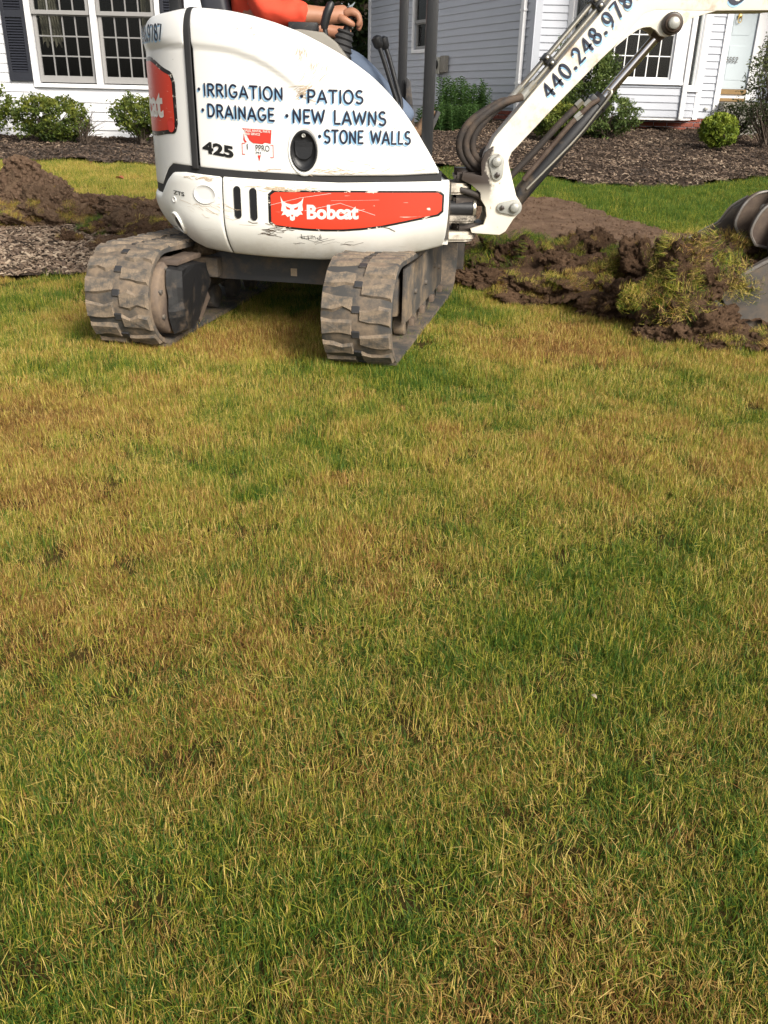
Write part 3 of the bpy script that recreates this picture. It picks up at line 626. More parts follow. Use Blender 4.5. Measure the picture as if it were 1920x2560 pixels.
# ---------------------------------------------------------------- vegetation
def leaves(n,shape,size,aspect=.55,clump=None,seed=1,updir=.4):
    rg=random.Random(seed); V=[];F=[];A=[]
    for _ in range(n):
        p,dens=shape(rg)
        if p is None: continue
        nrm=Vector((rg.gauss(0,1),rg.gauss(0,1),rg.gauss(0,1)+updir)).normalized(); t=nrm.orthogonal().normalized(); t.rotate(Matrix.Rotation(rg.random()*6.28,3,nrm)); b=nrm.cross(t)
        s=size*rg.uniform(.6,1.35); i=len(V); q=min(1,max(0,dens+rg.gauss(0,.16)))
        V+=[p-t*s*.5,p+b*s*aspect*.5,p+t*s*.55+nrm*s*.08,p-b*s*aspect*.5]; A+=[q]*4; F.append((i,i+1,i+2,i+3))
    return V,F,A
def lump(c,r,seed,sq=2.0,hollow=.45,k=2.6,amp=.28):
    """uneven rounded volume: points near the surface with noise-driven bumps and gaps"""
    def f(rg):
        for _ in range(30):
            d=Vector((rg.gauss(0,1),rg.gauss(0,1),rg.gauss(0,1))).normalized()
            e=(abs(d.x)**sq+abs(d.y)**sq+abs(d.z)**sq)**(-1/sq)
            m=1+amp*noise.noise(d*k+Vector((seed*3.1,seed*1.7,0)))+amp*.6*noise.noise(d*k*2.6+Vector((seed,0,seed*2)))
            rad=(hollow+(1-hollow)*rg.random()**.45)*m
            p=Vector((c[0]+d.x*e*r[0]*rad,c[1]+d.y*e*r[1]*rad,c[2]+d.z*e*r[2]*rad))
            gp=noise.noise(p*5.5/max(r)*.6+Vector((seed*7,0,0)))
            if gp<-.16: continue
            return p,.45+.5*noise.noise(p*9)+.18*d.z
        return None,0
    return f
def twigs(name,base,tips,r,parent,seed):
    rg=random.Random(seed); V=[];F=[]
    for t in tips:
        b=Vector(base)+Vector((rg.uniform(-.05,.05),rg.uniform(-.05,.05),0)); t=Vector(t); mid=b.lerp(t,.5)+Vector((rg.uniform(-.06,.06),rg.uniform(-.06,.06),.04))
        v,f=rings([b,mid,t],[r,r*.65,r*.25],5); o=len(V); V+=v; F+=[tuple(o+i for i in q) for q in f]
    return mk(name,V,F,M['bark'],parent)
def shrub(name,label,base,r,mat,n,size,seed,sq=2.4,hollow=.4,lift=.15,ntw=34,group=None,amp=.40,upd=.4,asp=.5):
    e=empty(name,base,label,'shrub',group); c=(base[0],base[1],base[2]+lift+r[2])
    V,F,A=leaves(n,lump(c,r,seed,sq,hollow,amp=amp),size,asp,seed=seed,updir=upd)
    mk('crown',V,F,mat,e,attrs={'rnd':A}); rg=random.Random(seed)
    twigs('trunk',base,[(c[0]+rg.uniform(-.85,.85)*r[0],c[1]+rg.uniform(-.85,.85)*r[1],c[2]+rg.uniform(-.7,.6)*r[2]) for _ in range(ntw)],.011,e,seed); return e
shrub('yew_shrub','loose open yew shrub at the left edge below the shutter',(-5.5,12.75,.47),(.42,.32,.30),M['yew'],4200,.045,1,2.3,.35,.10)
shrub('yew_shrub','dense clipped yew shrub under the double window, bare twigs at right',(-4.62,12.7,.44),(.46,.34,.26),M['yew'],9500,.04,2,2.8,.5,.05,amp=.3)
twigs('bare_twigs',(-4.2,12.65,.45),[(-4.2+random.uniform(-.1,.32),12.65+random.uniform(-.25,.2),.5+random.uniform(.05,.4)) for _ in range(40)],.006,None,5)
bt=bpy.data.objects['bare_twigs']; tag(bt,'bare brown twigs at the right side of the dense yew shrub','twigs')
shrub('yew_shrub','small spreading yew shrub just left of the red rear decal',(-3.42,12.75,.47),(.38,.3,.24),M['yew'],5200,.042,3,2.3,.35,.10)
shrub('arborvitae','tall feathery evergreen shrub behind the excavator boom',(2.72,14.0,.68),(.52,.36,.66),M['cedar'],11000,.055,4,2.1,.4,.02,amp=.34,asp=.4)
shrub('arborvitae','lower yellow green evergreen shrub beneath the boom, left of the bay',(2.35,13.35,.62),(.40,.3,.22),M['yew'],5200,.05,14,2.3,.4,.02,asp=.4)
shrub('arborvitae','spreading evergreen shrub under the left end of the bay window',(3.1,13.7,.64),(.42,.3,.27),M['cedar'],4600,.055,15,2.2,.4,.02,asp=.35)
shrub('globe_shrub','small round bright yellow green shrub alone on the mulch',(4.40,12.75,.60),(.25,.24,.205),M['bright'],5200,.05,6,2.2,.5,.0,amp=.16)
shrub('juniper','tall sparse shrub in front of the pale blue door',(5.18,13.1,.62),(.42,.36,.62),M['sparse'],4600,.042,7,2.0,.2,.12,50,amp=.45)
shrub('juniper','thin low brownish shrub between the round shrub and the door',(4.95,13.7,.66),(.36,.24,.24),M['sparse'],1800,.04,8,2.0,.2,.05,40,amp=.4)
# tall perennials by the wing
def perennial(label,base,ns,hh,sp,seed):
    e=empty('perennial_plant',base,label,'plant'); rg=random.Random(seed); V=[];F=[];A=[];S=[];SF=[]
    for _ in range(ns):
        x,y=base[0]+rg.uniform(-sp,sp),base[1]+rg.uniform(-sp*.6,sp*.6); h=hh*rg.uniform(.55,1); tx,ty=x+rg.uniform(-.06,.06),y+rg.uniform(-.06,.06)
        v,f=rings([(x,y,base[2]),(tx,ty,base[2]+h)],[.006,.003],4); o=len(S); S+=v; SF+=[tuple(o+i for i in q) for q in f]
        nl=int(h/.012)
        for k in range(nl):
            t=.15+.85*k/nl; a=k*2.4+rg.random(); L=rg.uniform(.09,.15)*(1.15-.55*t); p=Vector((x+(tx-x)*t,y+(ty-y)*t,base[2]+h*t)); d=Vector((math.cos(a),math.sin(a),.35+.5*t)).normalized(); sd=d.cross(Vector((0,0,1))).normalized()*.016
            i=len(V); V+=[p,p+d*L*.5+sd,p+d*L-Vector((0,0,.03)),p+d*L*.5-sd]; A+=[min(1,max(0,.35+.35*t+rg.gauss(0,.18)))]*4; F.append((i,i+1,i+2,i+3))
    mk('leaves',V,F,M['lily'],e,attrs={'rnd':A}); mk('stems',S,SF,M['lily'],e,attrs={'rnd':[.4]*len(S)})
perennial('tall leafy green perennials growing against the shaded side wall',(1.15,15.6,.66),50,.80,.40,31)
perennial('low leafy plants right behind the black cab post',(.85,14.6,.6),70,.46,.42,33)
def tree(label,base,h,cz,r,n,seed):
    e=empty('shade_tree',base,label,'tree',None); b=Vector(base)
    tube('trunk',[b,b+Vector((.1,0,h*.35)),b+Vector((.05,.1,h*.7)),b+Vector((0,0,h))],[.2,.16,.11,.04],M['bark'],e,8)
    V,F,A=leaves(n,lump((b.x,b.y,b.z+cz),r,seed,2.0,.35,3.0,.35),.16,.6,seed=seed); mk('crown',V,F,M['darkleaf'],e,attrs={'rnd':A})
    rg=random.Random(seed); twigs('limbs',(b.x,b.y,b.z+h*.4),[(b.x+rg.uniform(-.8,.8)*r[0],b.y+rg.uniform(-.8,.8)*r[1],b.z+cz+rg.uniform(-.6,.7)*r[2]) for _ in range(22)],.05,e,seed)
tree('dark leafy tree seen in the gap between the two houses',(-1.9,23.5,.8),5.5,3.2,(2.2,1.8,2.9),11000,41)
tree('shadowed tree farther back in the gap behind the operator',(-4.0,26.5,.8),6.5,3.6,(2.6,2.0,3.2),9000,42)
tree('dark tree nearest the shaded wing corner in the gap',(-.9,26,.8),6,3.0,(1.8,1.6,3.0),8000,43)
# ---------------------------------------------------------------- excavator
CX,CY=-.47,4.62
EX=empty('mini_excavator',(CX,CY,0),'white compact tracked excavator with red decals parked on the lawn','excavator')
CP=[(-.27,.70),(-.48,.56),(-.62,.34),(-.680,0),(-.652,-.27),(-.562,-.470),(-.40,-.615),(-.13,-.695),(.15,-.718),(.45,-.708),(.735,-.672)]
PL=crom(CP,24); SLn=np.concatenate([[0],np.cumsum(np.hypot(*np.diff(PL,axis=0).T))]); SLn=SLn+(1.6006-SLn[24*6]); SMAX=float(SLn[-1])
def plan(s):
    x=np.interp(s,SLn,PL[:,0]); y=np.interp(s,SLn,PL[:,1]); e=.02
    dx=np.interp(min(s+e,SMAX),SLn,PL[:,0])-np.interp(max(s-e,0),SLn,PL[:,0]); dy=np.interp(min(s+e,SMAX),SLn,PL[:,1])-np.interp(max(s-e,0),SLn,PL[:,1]); l=math.hypot(dx,dy)
    return x,y,dy/l,-dx/l            # outward normal (right of travel direction)
# travel runs tail far side -> tail -> near side -> front, so the outward side is on the right hand
_x,_y,_nx,_ny=plan(2.2)
NS=1 if _ny<0 else -1
def surf(s,z,off=0):
    x,y,nx,ny=plan(s); return Vector((CX+x+NS*nx*off,CY+y+NS*ny*off,z))
def lin(pts,w=0): 
    a=[p[0] for p in pts]; b=[p[1] for p in pts]
    if not w: return lambda s: float(np.interp(s,a,b))
    k=np.linspace(-1,1,13); kw=1-np.abs(k); kw/=kw.sum()
    def f(s):
        ww=min(w,max(1e-4,a[-1]-s),max(1e-4,s-a[0]+.05)); return float((np.interp(s+k*ww,a,b)*kw).sum())
    return f
HTOP=lin([(0,1.36),(1.2,1.362),(1.45,1.368),(1.585,1.378),(1.69,1.376),(1.80,1.367),(1.90,1.350),(1.997,1.327),(2.097,1.296),(2.202,1.251),(2.305,1.200),(2.399,1.140),(2.482,1.068),(2.528,1.018),(2.579,.956),(2.642,.864),(2.685,.788)],.05)
HBOT=lin([(0,.685),(1.345,.685),(1.425,.758),(1.47,.780),(1.60,.776),(1.84,.765),(2.18,.760),(2.505,.767),(2.69,.778)])
SKTOP=lin([(0,.655),(1.34,.655),(1.42,.722),(1.47,.752),(1.555,.757),(1.757,.746),(1.93,.741),(2.26,.737),(2.63,.748),(2.76,.752)])
SKBOT=lin([(0,.47),(1.2,.47),(1.402,.472),(1.488,.445),(1.592,.424),(1.747,.412),(1.959,.404),(2.174,.400),(2.429,.410),(2.641,.445),(2.76,.475)])
GRV=lin([(0,1.245),(1.632,1.240),(1.762,1.230),(1.85,1.212),(1.931,1.188),(2.01,1.145),(2.085,1.092),(2.174,1.013),(2.26,.925)],.09)
def rnd(d,r,depth): 
    return 0 if d>=r else -depth*(1-math.sqrt(max(0,1-(1-d/r)**2)))
def panel(name,s0,s1,zlo,zhi,off,r,mat,parent,ns=60,nt=26,rtop=None,dtop=None,ends=(True,True),back=.03,res=None):
    """curved sheet on the body's plan with rolled edges and a return flange"""
    ed=[0,.15,.4,.7,1]; sr=[e*r for e in ed]
    S=[s0+e for e in sr]+list(np.linspace(s0+r,s1-r,ns))[1:-1]+[s1-e for e in reversed(sr)]
    rt=rtop or r; dt=dtop or r
    V=[];rows=None
    for s in S:
        a,b=zlo(s),zhi(s); b=max(b,a+.004); hgt=b-a; rb=min(r,hgt*.3); ru=min(rt,hgt*.6)
        T=[a+e*rb for e in ed]+list(np.linspace(a+rb,b-ru,nt))[1:-1]+[b-ru*(1-q) for q in (0,.2,.4,.6,.75,.87,.95,1)]
        es=min((s-s0) if ends[0] else 9,(s1-s) if ends[1] else 9); eo=rnd(es,r,r)
        col=[]
        for z in T:
            o=off(s,z)+eo+rnd(z-a,rb,r)+rnd(b-z,ru,dt*min(1,ru/rt)); col.append(surf(s,z,o))
        col=[surf(s,a,off(s,a)-r-back+eo)]+col+[surf(s,b,off(s,b)-dt*min(1,ru/rt)-back+eo)]
        V+=col; rows=len(col)
    F=[]
    for i in range(len(S)-1):
        for j in range(rows-1):
            q=i*rows+j; f=(q,q+rows,q+rows+1,q+1); F.append(f if NS>0 else f[::-1])
    o=mk(name,V,F,mat,parent,True)
    bm=bmesh.new(); bm.from_mesh(o.data)
    # close the two ends with a return flange
    bmesh.ops.recalc_face_normals(bm,faces=list(bm.faces)); bm.to_mesh(o.data); bm.free(); o.data.polygons.foreach_set('use_smooth',[True]*len(o.data.polygons)); return o
def hoff(s,z):
    gz=GRV(s) if s<2.26 else -1
    k=0
    if s<2.26:
        fade=1-sm(1.95,2.25,s); d=z-gz
        k=-.010*fade*(1-sm(-.008,.006,d))-.004*fade*math.exp(-(d/.006)**2)
    return k+.004
panel('rear_hood',.0,1.604,HBOT,HTOP,hoff,.010,M['paint'],EX,90,44,.12,.055,(False,True))
panel('side_cover',1.636,2.686,HBOT,HTOP,hoff,.010,M['paint'],EX,90,44,.075,.038)
panel('vertical_seal',1.604,1.636,lambda s:.77,lambda s:HTOP(s)+.004,lambda s,z:.0045,.004,M['rubber'],EX,4,24,.11,.050)
panel('horizontal_seal',0,2.70,lambda s:SKTOP(s)-.012,lambda s:HBOT(s)+.008,lambda s,z:-.008,.003,M['rubber'],EX,120,4)
def soff(s,z):
    b=SKBOT(s); d=z-b; k=-.085*max(0,1-d/.17)**2.1; t=SKTOP(s)-z
    return .006+k-.010*max(0,1-t/.05)**2
panel('tail_counterweight',0,1.7425,SKBOT,SKTOP,soff,.010,M['skirt'],EX,90,30,.02,.014,(False,True))
panel('side_skirt',1.7485,2.735,SKBOT,SKTOP,soff,.008,M['skirt'],EX,70,30,.016,.012)
panel('skirt_joint',1.738,1.752,lambda s:SKBOT(s)+.004,lambda s:SKTOP(s)-.01,lambda s,z:soff(s,z)-.012,.003,M['black'],EX,4,16)
# inner mass: swing platform, engine bay, front plate
def inset_poly(off,smin=0,smax=SMAX,z=0): return [surf(s,z,-off) for s in np.linspace(smin,smax,60)]
def prism(name,pts,z0,z1,mat,parent,bevel=0):
    n=len(pts); V=[(p[0],p[1],z0) for p in pts]+[(p[0],p[1],z1) for p in pts]
    F=[tuple(range(n)),tuple(range(2*n-1,n-1,-1))]+[(i,n+i,n+(i+1)%n,(i+1)%n) for i in range(n)]
    o=mk(name,V,F,mat,parent); bm=bmesh.new(); bm.from_mesh(o.data); bmesh.ops.recalc_face_normals(bm,faces=list(bm.faces)); bm.to_mesh(o.data); bm.free(); return o
near=inset_poly(.05); plat=near+[Vector((CX+.70,CY+.60,0)),Vector((CX+.2,CY+.70,0))]
prism('swing_platform',plat,.50,.742,M['steeldark'],EX)
prism('belly_plate',inset_poly(.12)+[Vector((CX+.60,CY+.55,0)),Vector((CX+.1,CY+.62,0))],.47,.4985,M['steeldark'],EX)
tl=[surf(s,0,-.11) for s in np.linspace(0,1.60,50)]+[Vector((CX-.36,CY-.3,0)),Vector((CX-.36,CY+.5,0))]
prism('engine_bay',tl,.744,1.352,M['steeldark'],EX)
ht=[surf(s,0,-.10) for s in np.linspace(0,1.60,50)]+[Vector((CX-.38,CY-.5,0)),Vector((CX-.38,CY+.55,0))]
prism('hood_top',ht,1.353,1.366,M['paint'],EX)
box('floor_plate',(CX+.2,CY,.765),(.95,1.1,.03),M['steeldark'],EX,.004)
box('front_plate',(CX+.712,CY+.0,.60),(.03,1.22,.25),M['skirt'],EX,.004)
cy0=4.06
plate('console',[(-.72,.79),(-.72,1.30),(-.50,1.315),(-.40,1.318),(-.303,1.308),(-.252,1.274),(-.193,1.205),(-.13,1.10),(-.07,.98),(-.03,.79)],cy0+.07,cy0+.30,M['console'],EX,.012)
# --- decals and lettering, mapped on the curved side
def mapped(name,uvh,faces,s0,z0,mat,parent,off=hoff):
    V=[]
    for u,v,h in uvh: V.append(surf(s0+u,z0+v,off(s0+u,z0+v)+h))
    o=mk(name,V,faces,mat,parent); bm=bmesh.new(); bm.from_mesh(o.data)
    bmesh.ops.recalc_face_normals(bm,faces=list(bm.faces)); bm.to_mesh(o.data); bm.free(); return o
def strokes_mesh(polys,wfun,h0):
    """polylines -> ribbons with round ends; wfun(angle)->half width"""
    V=[];F=[]
    for si,P in enumerate(polys):
        P=[np.array(p,float) for p in P]; h=h0+si*.00012
        if len(P)==1 or all(np.allclose(P[0],p) for p in P):
            c=P[0]; b=len(V); r=wfun(0)*1.7; V+=[(c[0]+r*math.cos(k*PI/6),c[1]+r*math.sin(k*PI/6),h) for k in range(12)]; F.append(tuple(range(b,b+12))); continue
        n=len(P); Lf=[];Rt=[]
        for i in range(n):
            d=P[min(i+1,n-1)]-P[max(i-1,0)]; l=np.hypot(*d); d=d/l if l else np.array([1,0.]); w=wfun(math.atan2(d[1],d[0])); nn=np.array([-d[1],d[0]])
            Lf.append(P[i]+nn*w); Rt.append(P[i]-nn*w)
            if i==0: d0,w0=d,w
            if i==n-1: d1,w1=d,w
        b=len(V); ring=[]
        for i in range(n): V+= [(*Lf[i],h),(*Rt[i],h)]
        for i in range(n-1): F.append((b+2*i,b+2*i+1,b+2*i+3,b+2*i+2))
        for (c,d,w,sg,ia,ib) in ((P[0],d0,w0,-1,b,b+1),(P[-1],d1,w1,1,b+2*n-2,b+2*n-1)):
            k0=len(V); a0=math.atan2(d[1],d[0]); arc=[]
            for k in range(1,6):
                an=a0+sg*PI/2*1+(-sg)*0
                t=PI/2-PI*k/6
                q=c+np.array([math.cos(a0),math.sin(a0)])*sg*w*math.cos(t)*.6+np.array([-math.sin(a0),math.cos(a0)])*w*math.sin(t); V.append((q[0],q[1],h)); arc.append(len(V)-1)
            F.append(tuple([ia]+arc+[ib]))
    return V,F
def arc(cx,cy,rx,ry,a0,a1,n=12): return [(cx+rx*math.cos(R(a)),cy+ry*math.sin(R(a))) for a in np.linspace(a0,a1,n)]
GL={'I':(.16,[[(.08,0),(.08,1)]]),'R':(.62,[[(.08,0),(.08,1)],[(.08,.98)]+arc(.30,.74,.25,.24,90,-90)+[(.08,.5)],[(.28,.5),(.58,0)]]),
'G':(.72,[arc(.38,.5,.32,.5,48,335,20)+[(.67,.42),(.42,.42)]]),'A':(.70,[[(.02,0),(.35,1),(.68,0)],[(.14,.3),(.56,.3)]]),'T':(.62,[[(0,.98),(.62,.98)],[(.31,.98),(.31,0)]]),
'O':(.74,[arc(.37,.5,.33,.5,90,450,28)]),'N':(.68,[[(.08,0),(.08,1),(.60,0),(.60,1)]]),'D':(.68,[[(.08,0),(.08,1)],[(.08,.98)]+arc(.26,.5,.36,.48,90,-90,16)+[(.08,.02)]]),
'E':(.54,[[(.52,.98),(.08,.98),(.08,.02),(.52,.02)],[(.08,.5),(.45,.5)]]),'P':(.60,[[(.08,0),(.08,1)],[(.08,.98)]+arc(.30,.72,.26,.26,90,-90)+[(.08,.46)]]),
'S':(.58,[arc(.30,.74,.23,.25,40,250,14)+arc(.29,.25,.25,.25,70,-145,14)]),'W':(.95,[[(0,1),(.22,0),(.47,.9),(.72,0),(.95,1)]]),'L':(.50,[[(.08,1),(.08,.02),(.48,.02)]]),' ':(.42,[]),'*':(.40,[[(.12,.5)]]),
'4':(.66,[[(.48,0),(.48,1),(.03,.32),(.66,.32)]]),'0':(.66,[arc(.33,.5,.29,.5,90,450,26)]),'2':(.62,[arc(.30,.72,.25,.28,165,-28,14)+[(.04,.02),(.60,.02)]]),'8':(.62,[arc(.31,.76,.22,.24,90,450,20),arc(.31,.26,.27,.27,90,450,20)]),
'9':(.62,[arc(.31,.68,.26,.32,0,360,20),[(.57,.68),(.55,.42),(.42,.15),(.2,-.02)]]),'7':(.60,[[(.03,.98),(.58,.98),(.2,0)]]),'.':(.26,[[(.12,.06)]]),'5':(.60,[[(.52,.98),(.14,.98),(.10,.56)]+arc(.28,.32,.27,.32,125,-150,16)])}
def word(txt,hh,sp=.16,shear=0,wob_=.012,seed=0):
    rg=random.Random(seed+len(txt)); x=0; out=[]
    for ch in txt:
        w_,st=GL[ch]; jy=rg.uniform(-wob_,wob_); k=1+rg.uniform(-wob_,wob_)
        for s in st: out.append([((x+a+b*shear)*hh,(b*k+jy)*hh) for a,b in s])
        x+=w_+sp
    return out,(x-sp)*hh
def sideword(txt,p0,p1,hh,seed=0,wf=.085):
    """painted word between (s,z) ends, navy letters over a light blue shade"""
    pl,L=word(txt,hh,seed=seed); T=p1[0]-p0[0]; dz=p1[1]-p0[1]; fx=T/L
    q=[[(a*fx,b+a*fx*dz/T) for a,b in s] for s in pl]
    dense=[]
    for s in q:
        r=[s[0]]
        for a,b in zip(s,s[1:]):
            m=max(1,int(math.hypot(b[0]-a[0],b[1]-a[1])/.012)); r+=[(a[0]+(b[0]-a[0])*k/m,a[1]+(b[1]-a[1])*k/m) for k in range(1,m+1)]
        dense.append(r)
    w=hh*wf
    V,F=strokes_mesh([[(a-.006,b-.0055) for a,b in s] for s in dense],lambda t:w,.0018); mapped('letter_shade',V,F,p0[0],p0[1],M['ltblue'],EX)
    V,F=strokes_mesh(dense,lambda t:w,.0040); mapped('lettering',V,F,p0[0],p0[1],M['navy'],EX)
sideword('*IRRIGATION',(1.655,1.058),(2.029,1.047),.045,1); sideword('*DRAINAGE',(1.668,.979),(1.991,.967),.047,2)
sideword('*PATIOS',(2.100,1.040),(2.358,1.041),.047,3); sideword('*NEW LAWNS',(2.037,.964),(2.453,.962),.050,4); sideword('*STONE WALLS',(2.174,.890),(2.557,.892),.048,5)
def print_on(name,txt,s0,z0,W_,H_,mat,off,h,bold=0,slope=0,rot=0):
    V,F=tmesh(txt,1.0,bold); a=np.array(V); mn=a.min(0); mx=a.max(0); a=(a-mn)/(mx-mn)*[W_,H_]
    if rot: a=np.stack([-a[:,1],a[:,0]],1)
    return mapped(name,[(u,v+slope*u,h) for u,v in a],F,s0,z0,mat,EX,off)
print_on('fleet_number','425',1.660,.836,.145,.048,M['ink'],hoff,.003,.045,-.13)
print_on('model_mark','ZTS',1.478,.657,.075,.017,M['ink'],soff,.0025,.02,-.06)
def patch(name,s0,s1,zl,zh,mat,off,h,n=40,m=8):
    V=[];F=[]
    for i in range(n+1):
        s=s0+(s1-s0)*i/n
        for j in range(m+1): z=zl(s)+(zh(s)-zl(s))*j/m; V.append(surf(s,z,off(s,z)+h))
    for i in range(n):
        for j in range(m): q=i*(m+1)+j; F.append((q,q+m+1,q+m+2,q+1))
    o=mk(name,V,F,mat,EX,True); bm=bmesh.new(); bm.from_mesh(o.data); bmesh.ops.recalc_face_normals(bm,faces=list(bm.faces)); bm.to_mesh(o.data); bm.free(); return o
def capped(s0,s1,zl,zh,r):
    """rounded corners for a decal outline"""
    def k(s): d=min(s-s0,s1-s); return r-math.sqrt(max(0,r*r-(r-d)**2)) if d<r else 0
    return (lambda s:zl(s)+k(s)),(lambda s:zh(s)-k(s))
dz0=lin([(1.95,.560),(2.03,.552),(2.116,.546),(2.20,.5445),(2.273,.546),(2.36,.553),(2.446,.565),(2.70,.617)]); dz1=lin([(1.95,.690),(2.3,.697),(2.71,.702)])
a,b=capped(1.954,2.712,lambda s:dz0(s)-.009,lambda s:dz1(s)+.008,.016); patch('decal_border',1.954,2.712,a,b,M['decalblack'],soff,.0015)
a,b=capped(1.966,2.703,dz0,dz1,.012); patch('brand_decal',1.966,2.703,a,b,M['red'],soff,.0028)
print_on('brand_lettering','Bobcat',2.121,.584,.222,.060,M['decalwhite'],soff,.0045,.04,.02)
HEAD=[(0,1.0),(.10,.80),(.28,.70),(.50,.66),(.72,.70),(.90,.82),(1,.98),(.94,.66),(.97,.42),(.88,.40),(.95,.25),(.83,.26),(.72,.16),(.62,.18),(.60,.02),(.50,-.02),(.40,.02),(.40,.18),(.28,.14),(.20,.24),(.03,.20),(.12,.36),(.02,.38),(.06,.62)]
HEAD=[(.5+(x-.5)*.105/.105,y) for x,y in HEAD]
mapped('brand_emblem',[(x*.100,y*.098,.0045) for x,y in HEAD],[tuple(range(len(HEAD)))],2.008,.578,M['decalwhite'],EX,soff)
for e in ([(.22,.60),(.42,.50),(.40,.44),(.27,.47)],[(.78,.60),(.58,.50),(.60,.44),(.73,.47)],[(.44,.24),(.56,.24),(.5,.14)]):
    mapped('emblem_detail',[(x*.100,y*.098,.0052) for x,y in e],[tuple(range(len(e)))],2.008,.578,M['red'],EX,soff)
# rear decal round the tail, seen edge-on
a,b=capped(.30,1.530,lambda s:.890+.014*sm(1.3,1.5,s),lambda s:1.205-.06*sm(1.30,1.53,s),.04); patch('decal_border',.30,1.530,a,b,M['decalblack'],hoff,.0015,90)
a,b=capped(.32,1.510,lambda s:.908+.012*sm(1.3,1.5,s),lambda s:1.188-.055*sm(1.30,1.51,s),.03); patch('brand_decal',.32,1.510,a,b,M['red'],hoff,.0028,90)
print_on('brand_lettering','Bobcat',.93,.965,.500,.112,M['decalwhite'],hoff,.0045,.04,0)
V,F=strokes_mesh([[(0,0)]],lambda t:.017,.0045); mapped('decal_spot',V,F,1.482,.938,M['stickerred'],EX)
# phone number on the rear hood
def numword(txt,p0,width,hh,name='phone_number'):
    pl,L=word(txt,hh,.14); fx=width/L; q=[[(a*fx,b) for a,b in s] for s in pl]
    wf=lambda t:hh*(.045+.055*abs(math.sin(t-R(35))))
    V,F=strokes_mesh([[(a-.006,b-.006) for a,b in s] for s in q],wf,.0018); mapped('letter_shade',V,F,p0[0],p0[1],M['ltblue'],EX)
    V,F=strokes_mesh(q,wf,.0035); mapped(name,V,F,p0[0],p0[1],M['navy'],EX)
numword('440.248.9787',(1.10,1.264),.385,.056)
# torn dealer sticker
mapped('sticker',[(0,.105,.0020),(.128,.101,.0020),(.123,.048,.0020),(.098,.052,.0020),(.088,.046,.0020),(.045,.049,.0020),(.030,.060,.0020),(.010,.098,.0020)],[tuple(range(8))],1.848,.832,M['stickerred'],EX)
mapped('sticker_strip',[(.006,.085,.0020),(.012,.060,.0020),(.020,.052,.0020),(.010,.050,.0020),(.004,.060,.0020)],[(0,1,2,3,4)],1.848,.832,M['stickerred'],EX)
print_on('sticker_print','SALES, RENTAL, PARTS\nAND SERVICE',1.858,.912,.112,.022,M['decalwhite'],hoff,.0032,.02,-.03)
print_on('sticker_print','PPRO',1.905,.851,.060,.024,M['ink'],hoff,.0024,0,-.03); print_on('sticker_print','PM',1.905,.838,.022,.010,M['ink'],hoff,.0024,0,-.03)
print_on('sticker_print','I',1.866,.855,.004,.022,M['ink'],hoff,.0024,0,0)
for q in ([(-.004,.046),(.012,.046),(.012,.0435),(-.0015,.0435),(-.0015,.004),(.009,.004),(.009,.001),(-.004,.001)],[(.134,.042),(.122,.042),(.122,.0395),(.1315,.0395),(.1315,-.006),(.119,-.006),(.119,-.009),(.134,-.009)],[(.064,.000),(.078,.000),(.071,-.024)]):
    mapped('sticker_print',[(u,v,.0022) for u,v in q],[tuple(range(len(q)))],1.848,.834,M['stickerred'],EX)
# scuffs and rub marks on the panels
def scuff(name,c,n,L,ang,spread,mat,off,seed,w=.0012):
    rg=random.Random(seed); P=[]
    for _ in range(n):
        x,y=rg.gauss(0,spread[0]),rg.gauss(0,spread[1]); a=R(ang)+rg.gauss(0,.16); l=L*rg.uniform(.3,1.2); cv=rg.uniform(-.15,.15)*l
        P.append([(x,y),(x+math.cos(a)*l*.5-math.sin(a)*cv,y+math.sin(a)*l*.5+math.cos(a)*cv),(x+math.cos(a)*l,y+math.sin(a)*l)])
    ws=[rg.uniform(.25,1)*w for _ in P]; V=[];F=[]
    for p,ww in zip(P,ws):
        v,f=strokes_mesh([p],lambda t:ww,.0016+len(V)*1e-6); b=len(V); V+=v; F+=[tuple(b+i for i in q) for q in f]
    mapped(name,V,F,c[0],c[1],mat,EX,off)
scuff('rub_marks',(2.105,1.205),22,.022,75,(.012,.012),M['rub'],hoff,1); scuff('rub_marks',(2.15,1.165),26,.02,70,(.025,.012),M['rub'],hoff,2,.0009); scuff('rub_marks',(2.10,1.075),30,.06,25,(.02,.012),M['rub'],hoff,3); scuff('rub_marks',(2.15,1.11),8,.05,50,(.03,.01),M['rub'],hoff,13,.0009)
scuff('scuff_marks',(1.95,1.30),26,.018,30,(.10,.016),M['mark'],hoff,4,.0006); scuff('scuff_marks',(2.35,.80),12,.05,-8,(.10,.012),M['rub'],hoff,5,.001); scuff('scuff_marks',(2.22,.778),30,.05,1,(.12,.003),M['rub'],hoff,6,.0014); scuff('scuff_marks',(2.45,1.0),5,.02,40,(.04,.03),M['mark'],hoff,7,.0008)
scuff('rub_marks',(1.63,.735),30,.03,-4,(.05,.004),M['rub'],soff,8,.0014); scuff('rub_marks',(1.66,.62),26,.08,-14,(.06,.018),M['rub'],soff,9,.0008); scuff('scuff_marks',(1.96,.535),14,.05,0,(.04,.002),M['mark'],soff,10,.0014); scuff('scuff_marks',(1.93,.516),10,.06,-3,(.02,.002),M['mark'],soff,16,.0012)
scuff('rub_marks',(2.10,.560),34,.06,1,(.10,.007),M['lugpaint'],soff,11,.0022); scuff('scuff_marks',(2.2,.478),8,.10,0,(.1,.006),M['mark'],soff,12,.0009); scuff('rub_marks',(2.0,.705),40,.05,1,(.07,.004),M['rub'],soff,17,.0016); scuff('rub_marks',(2.15,.636),4,.28,5,(.12,.02),M['decalwhite'],lambda s,z:soff(s,z)+.0035,18,.0007)
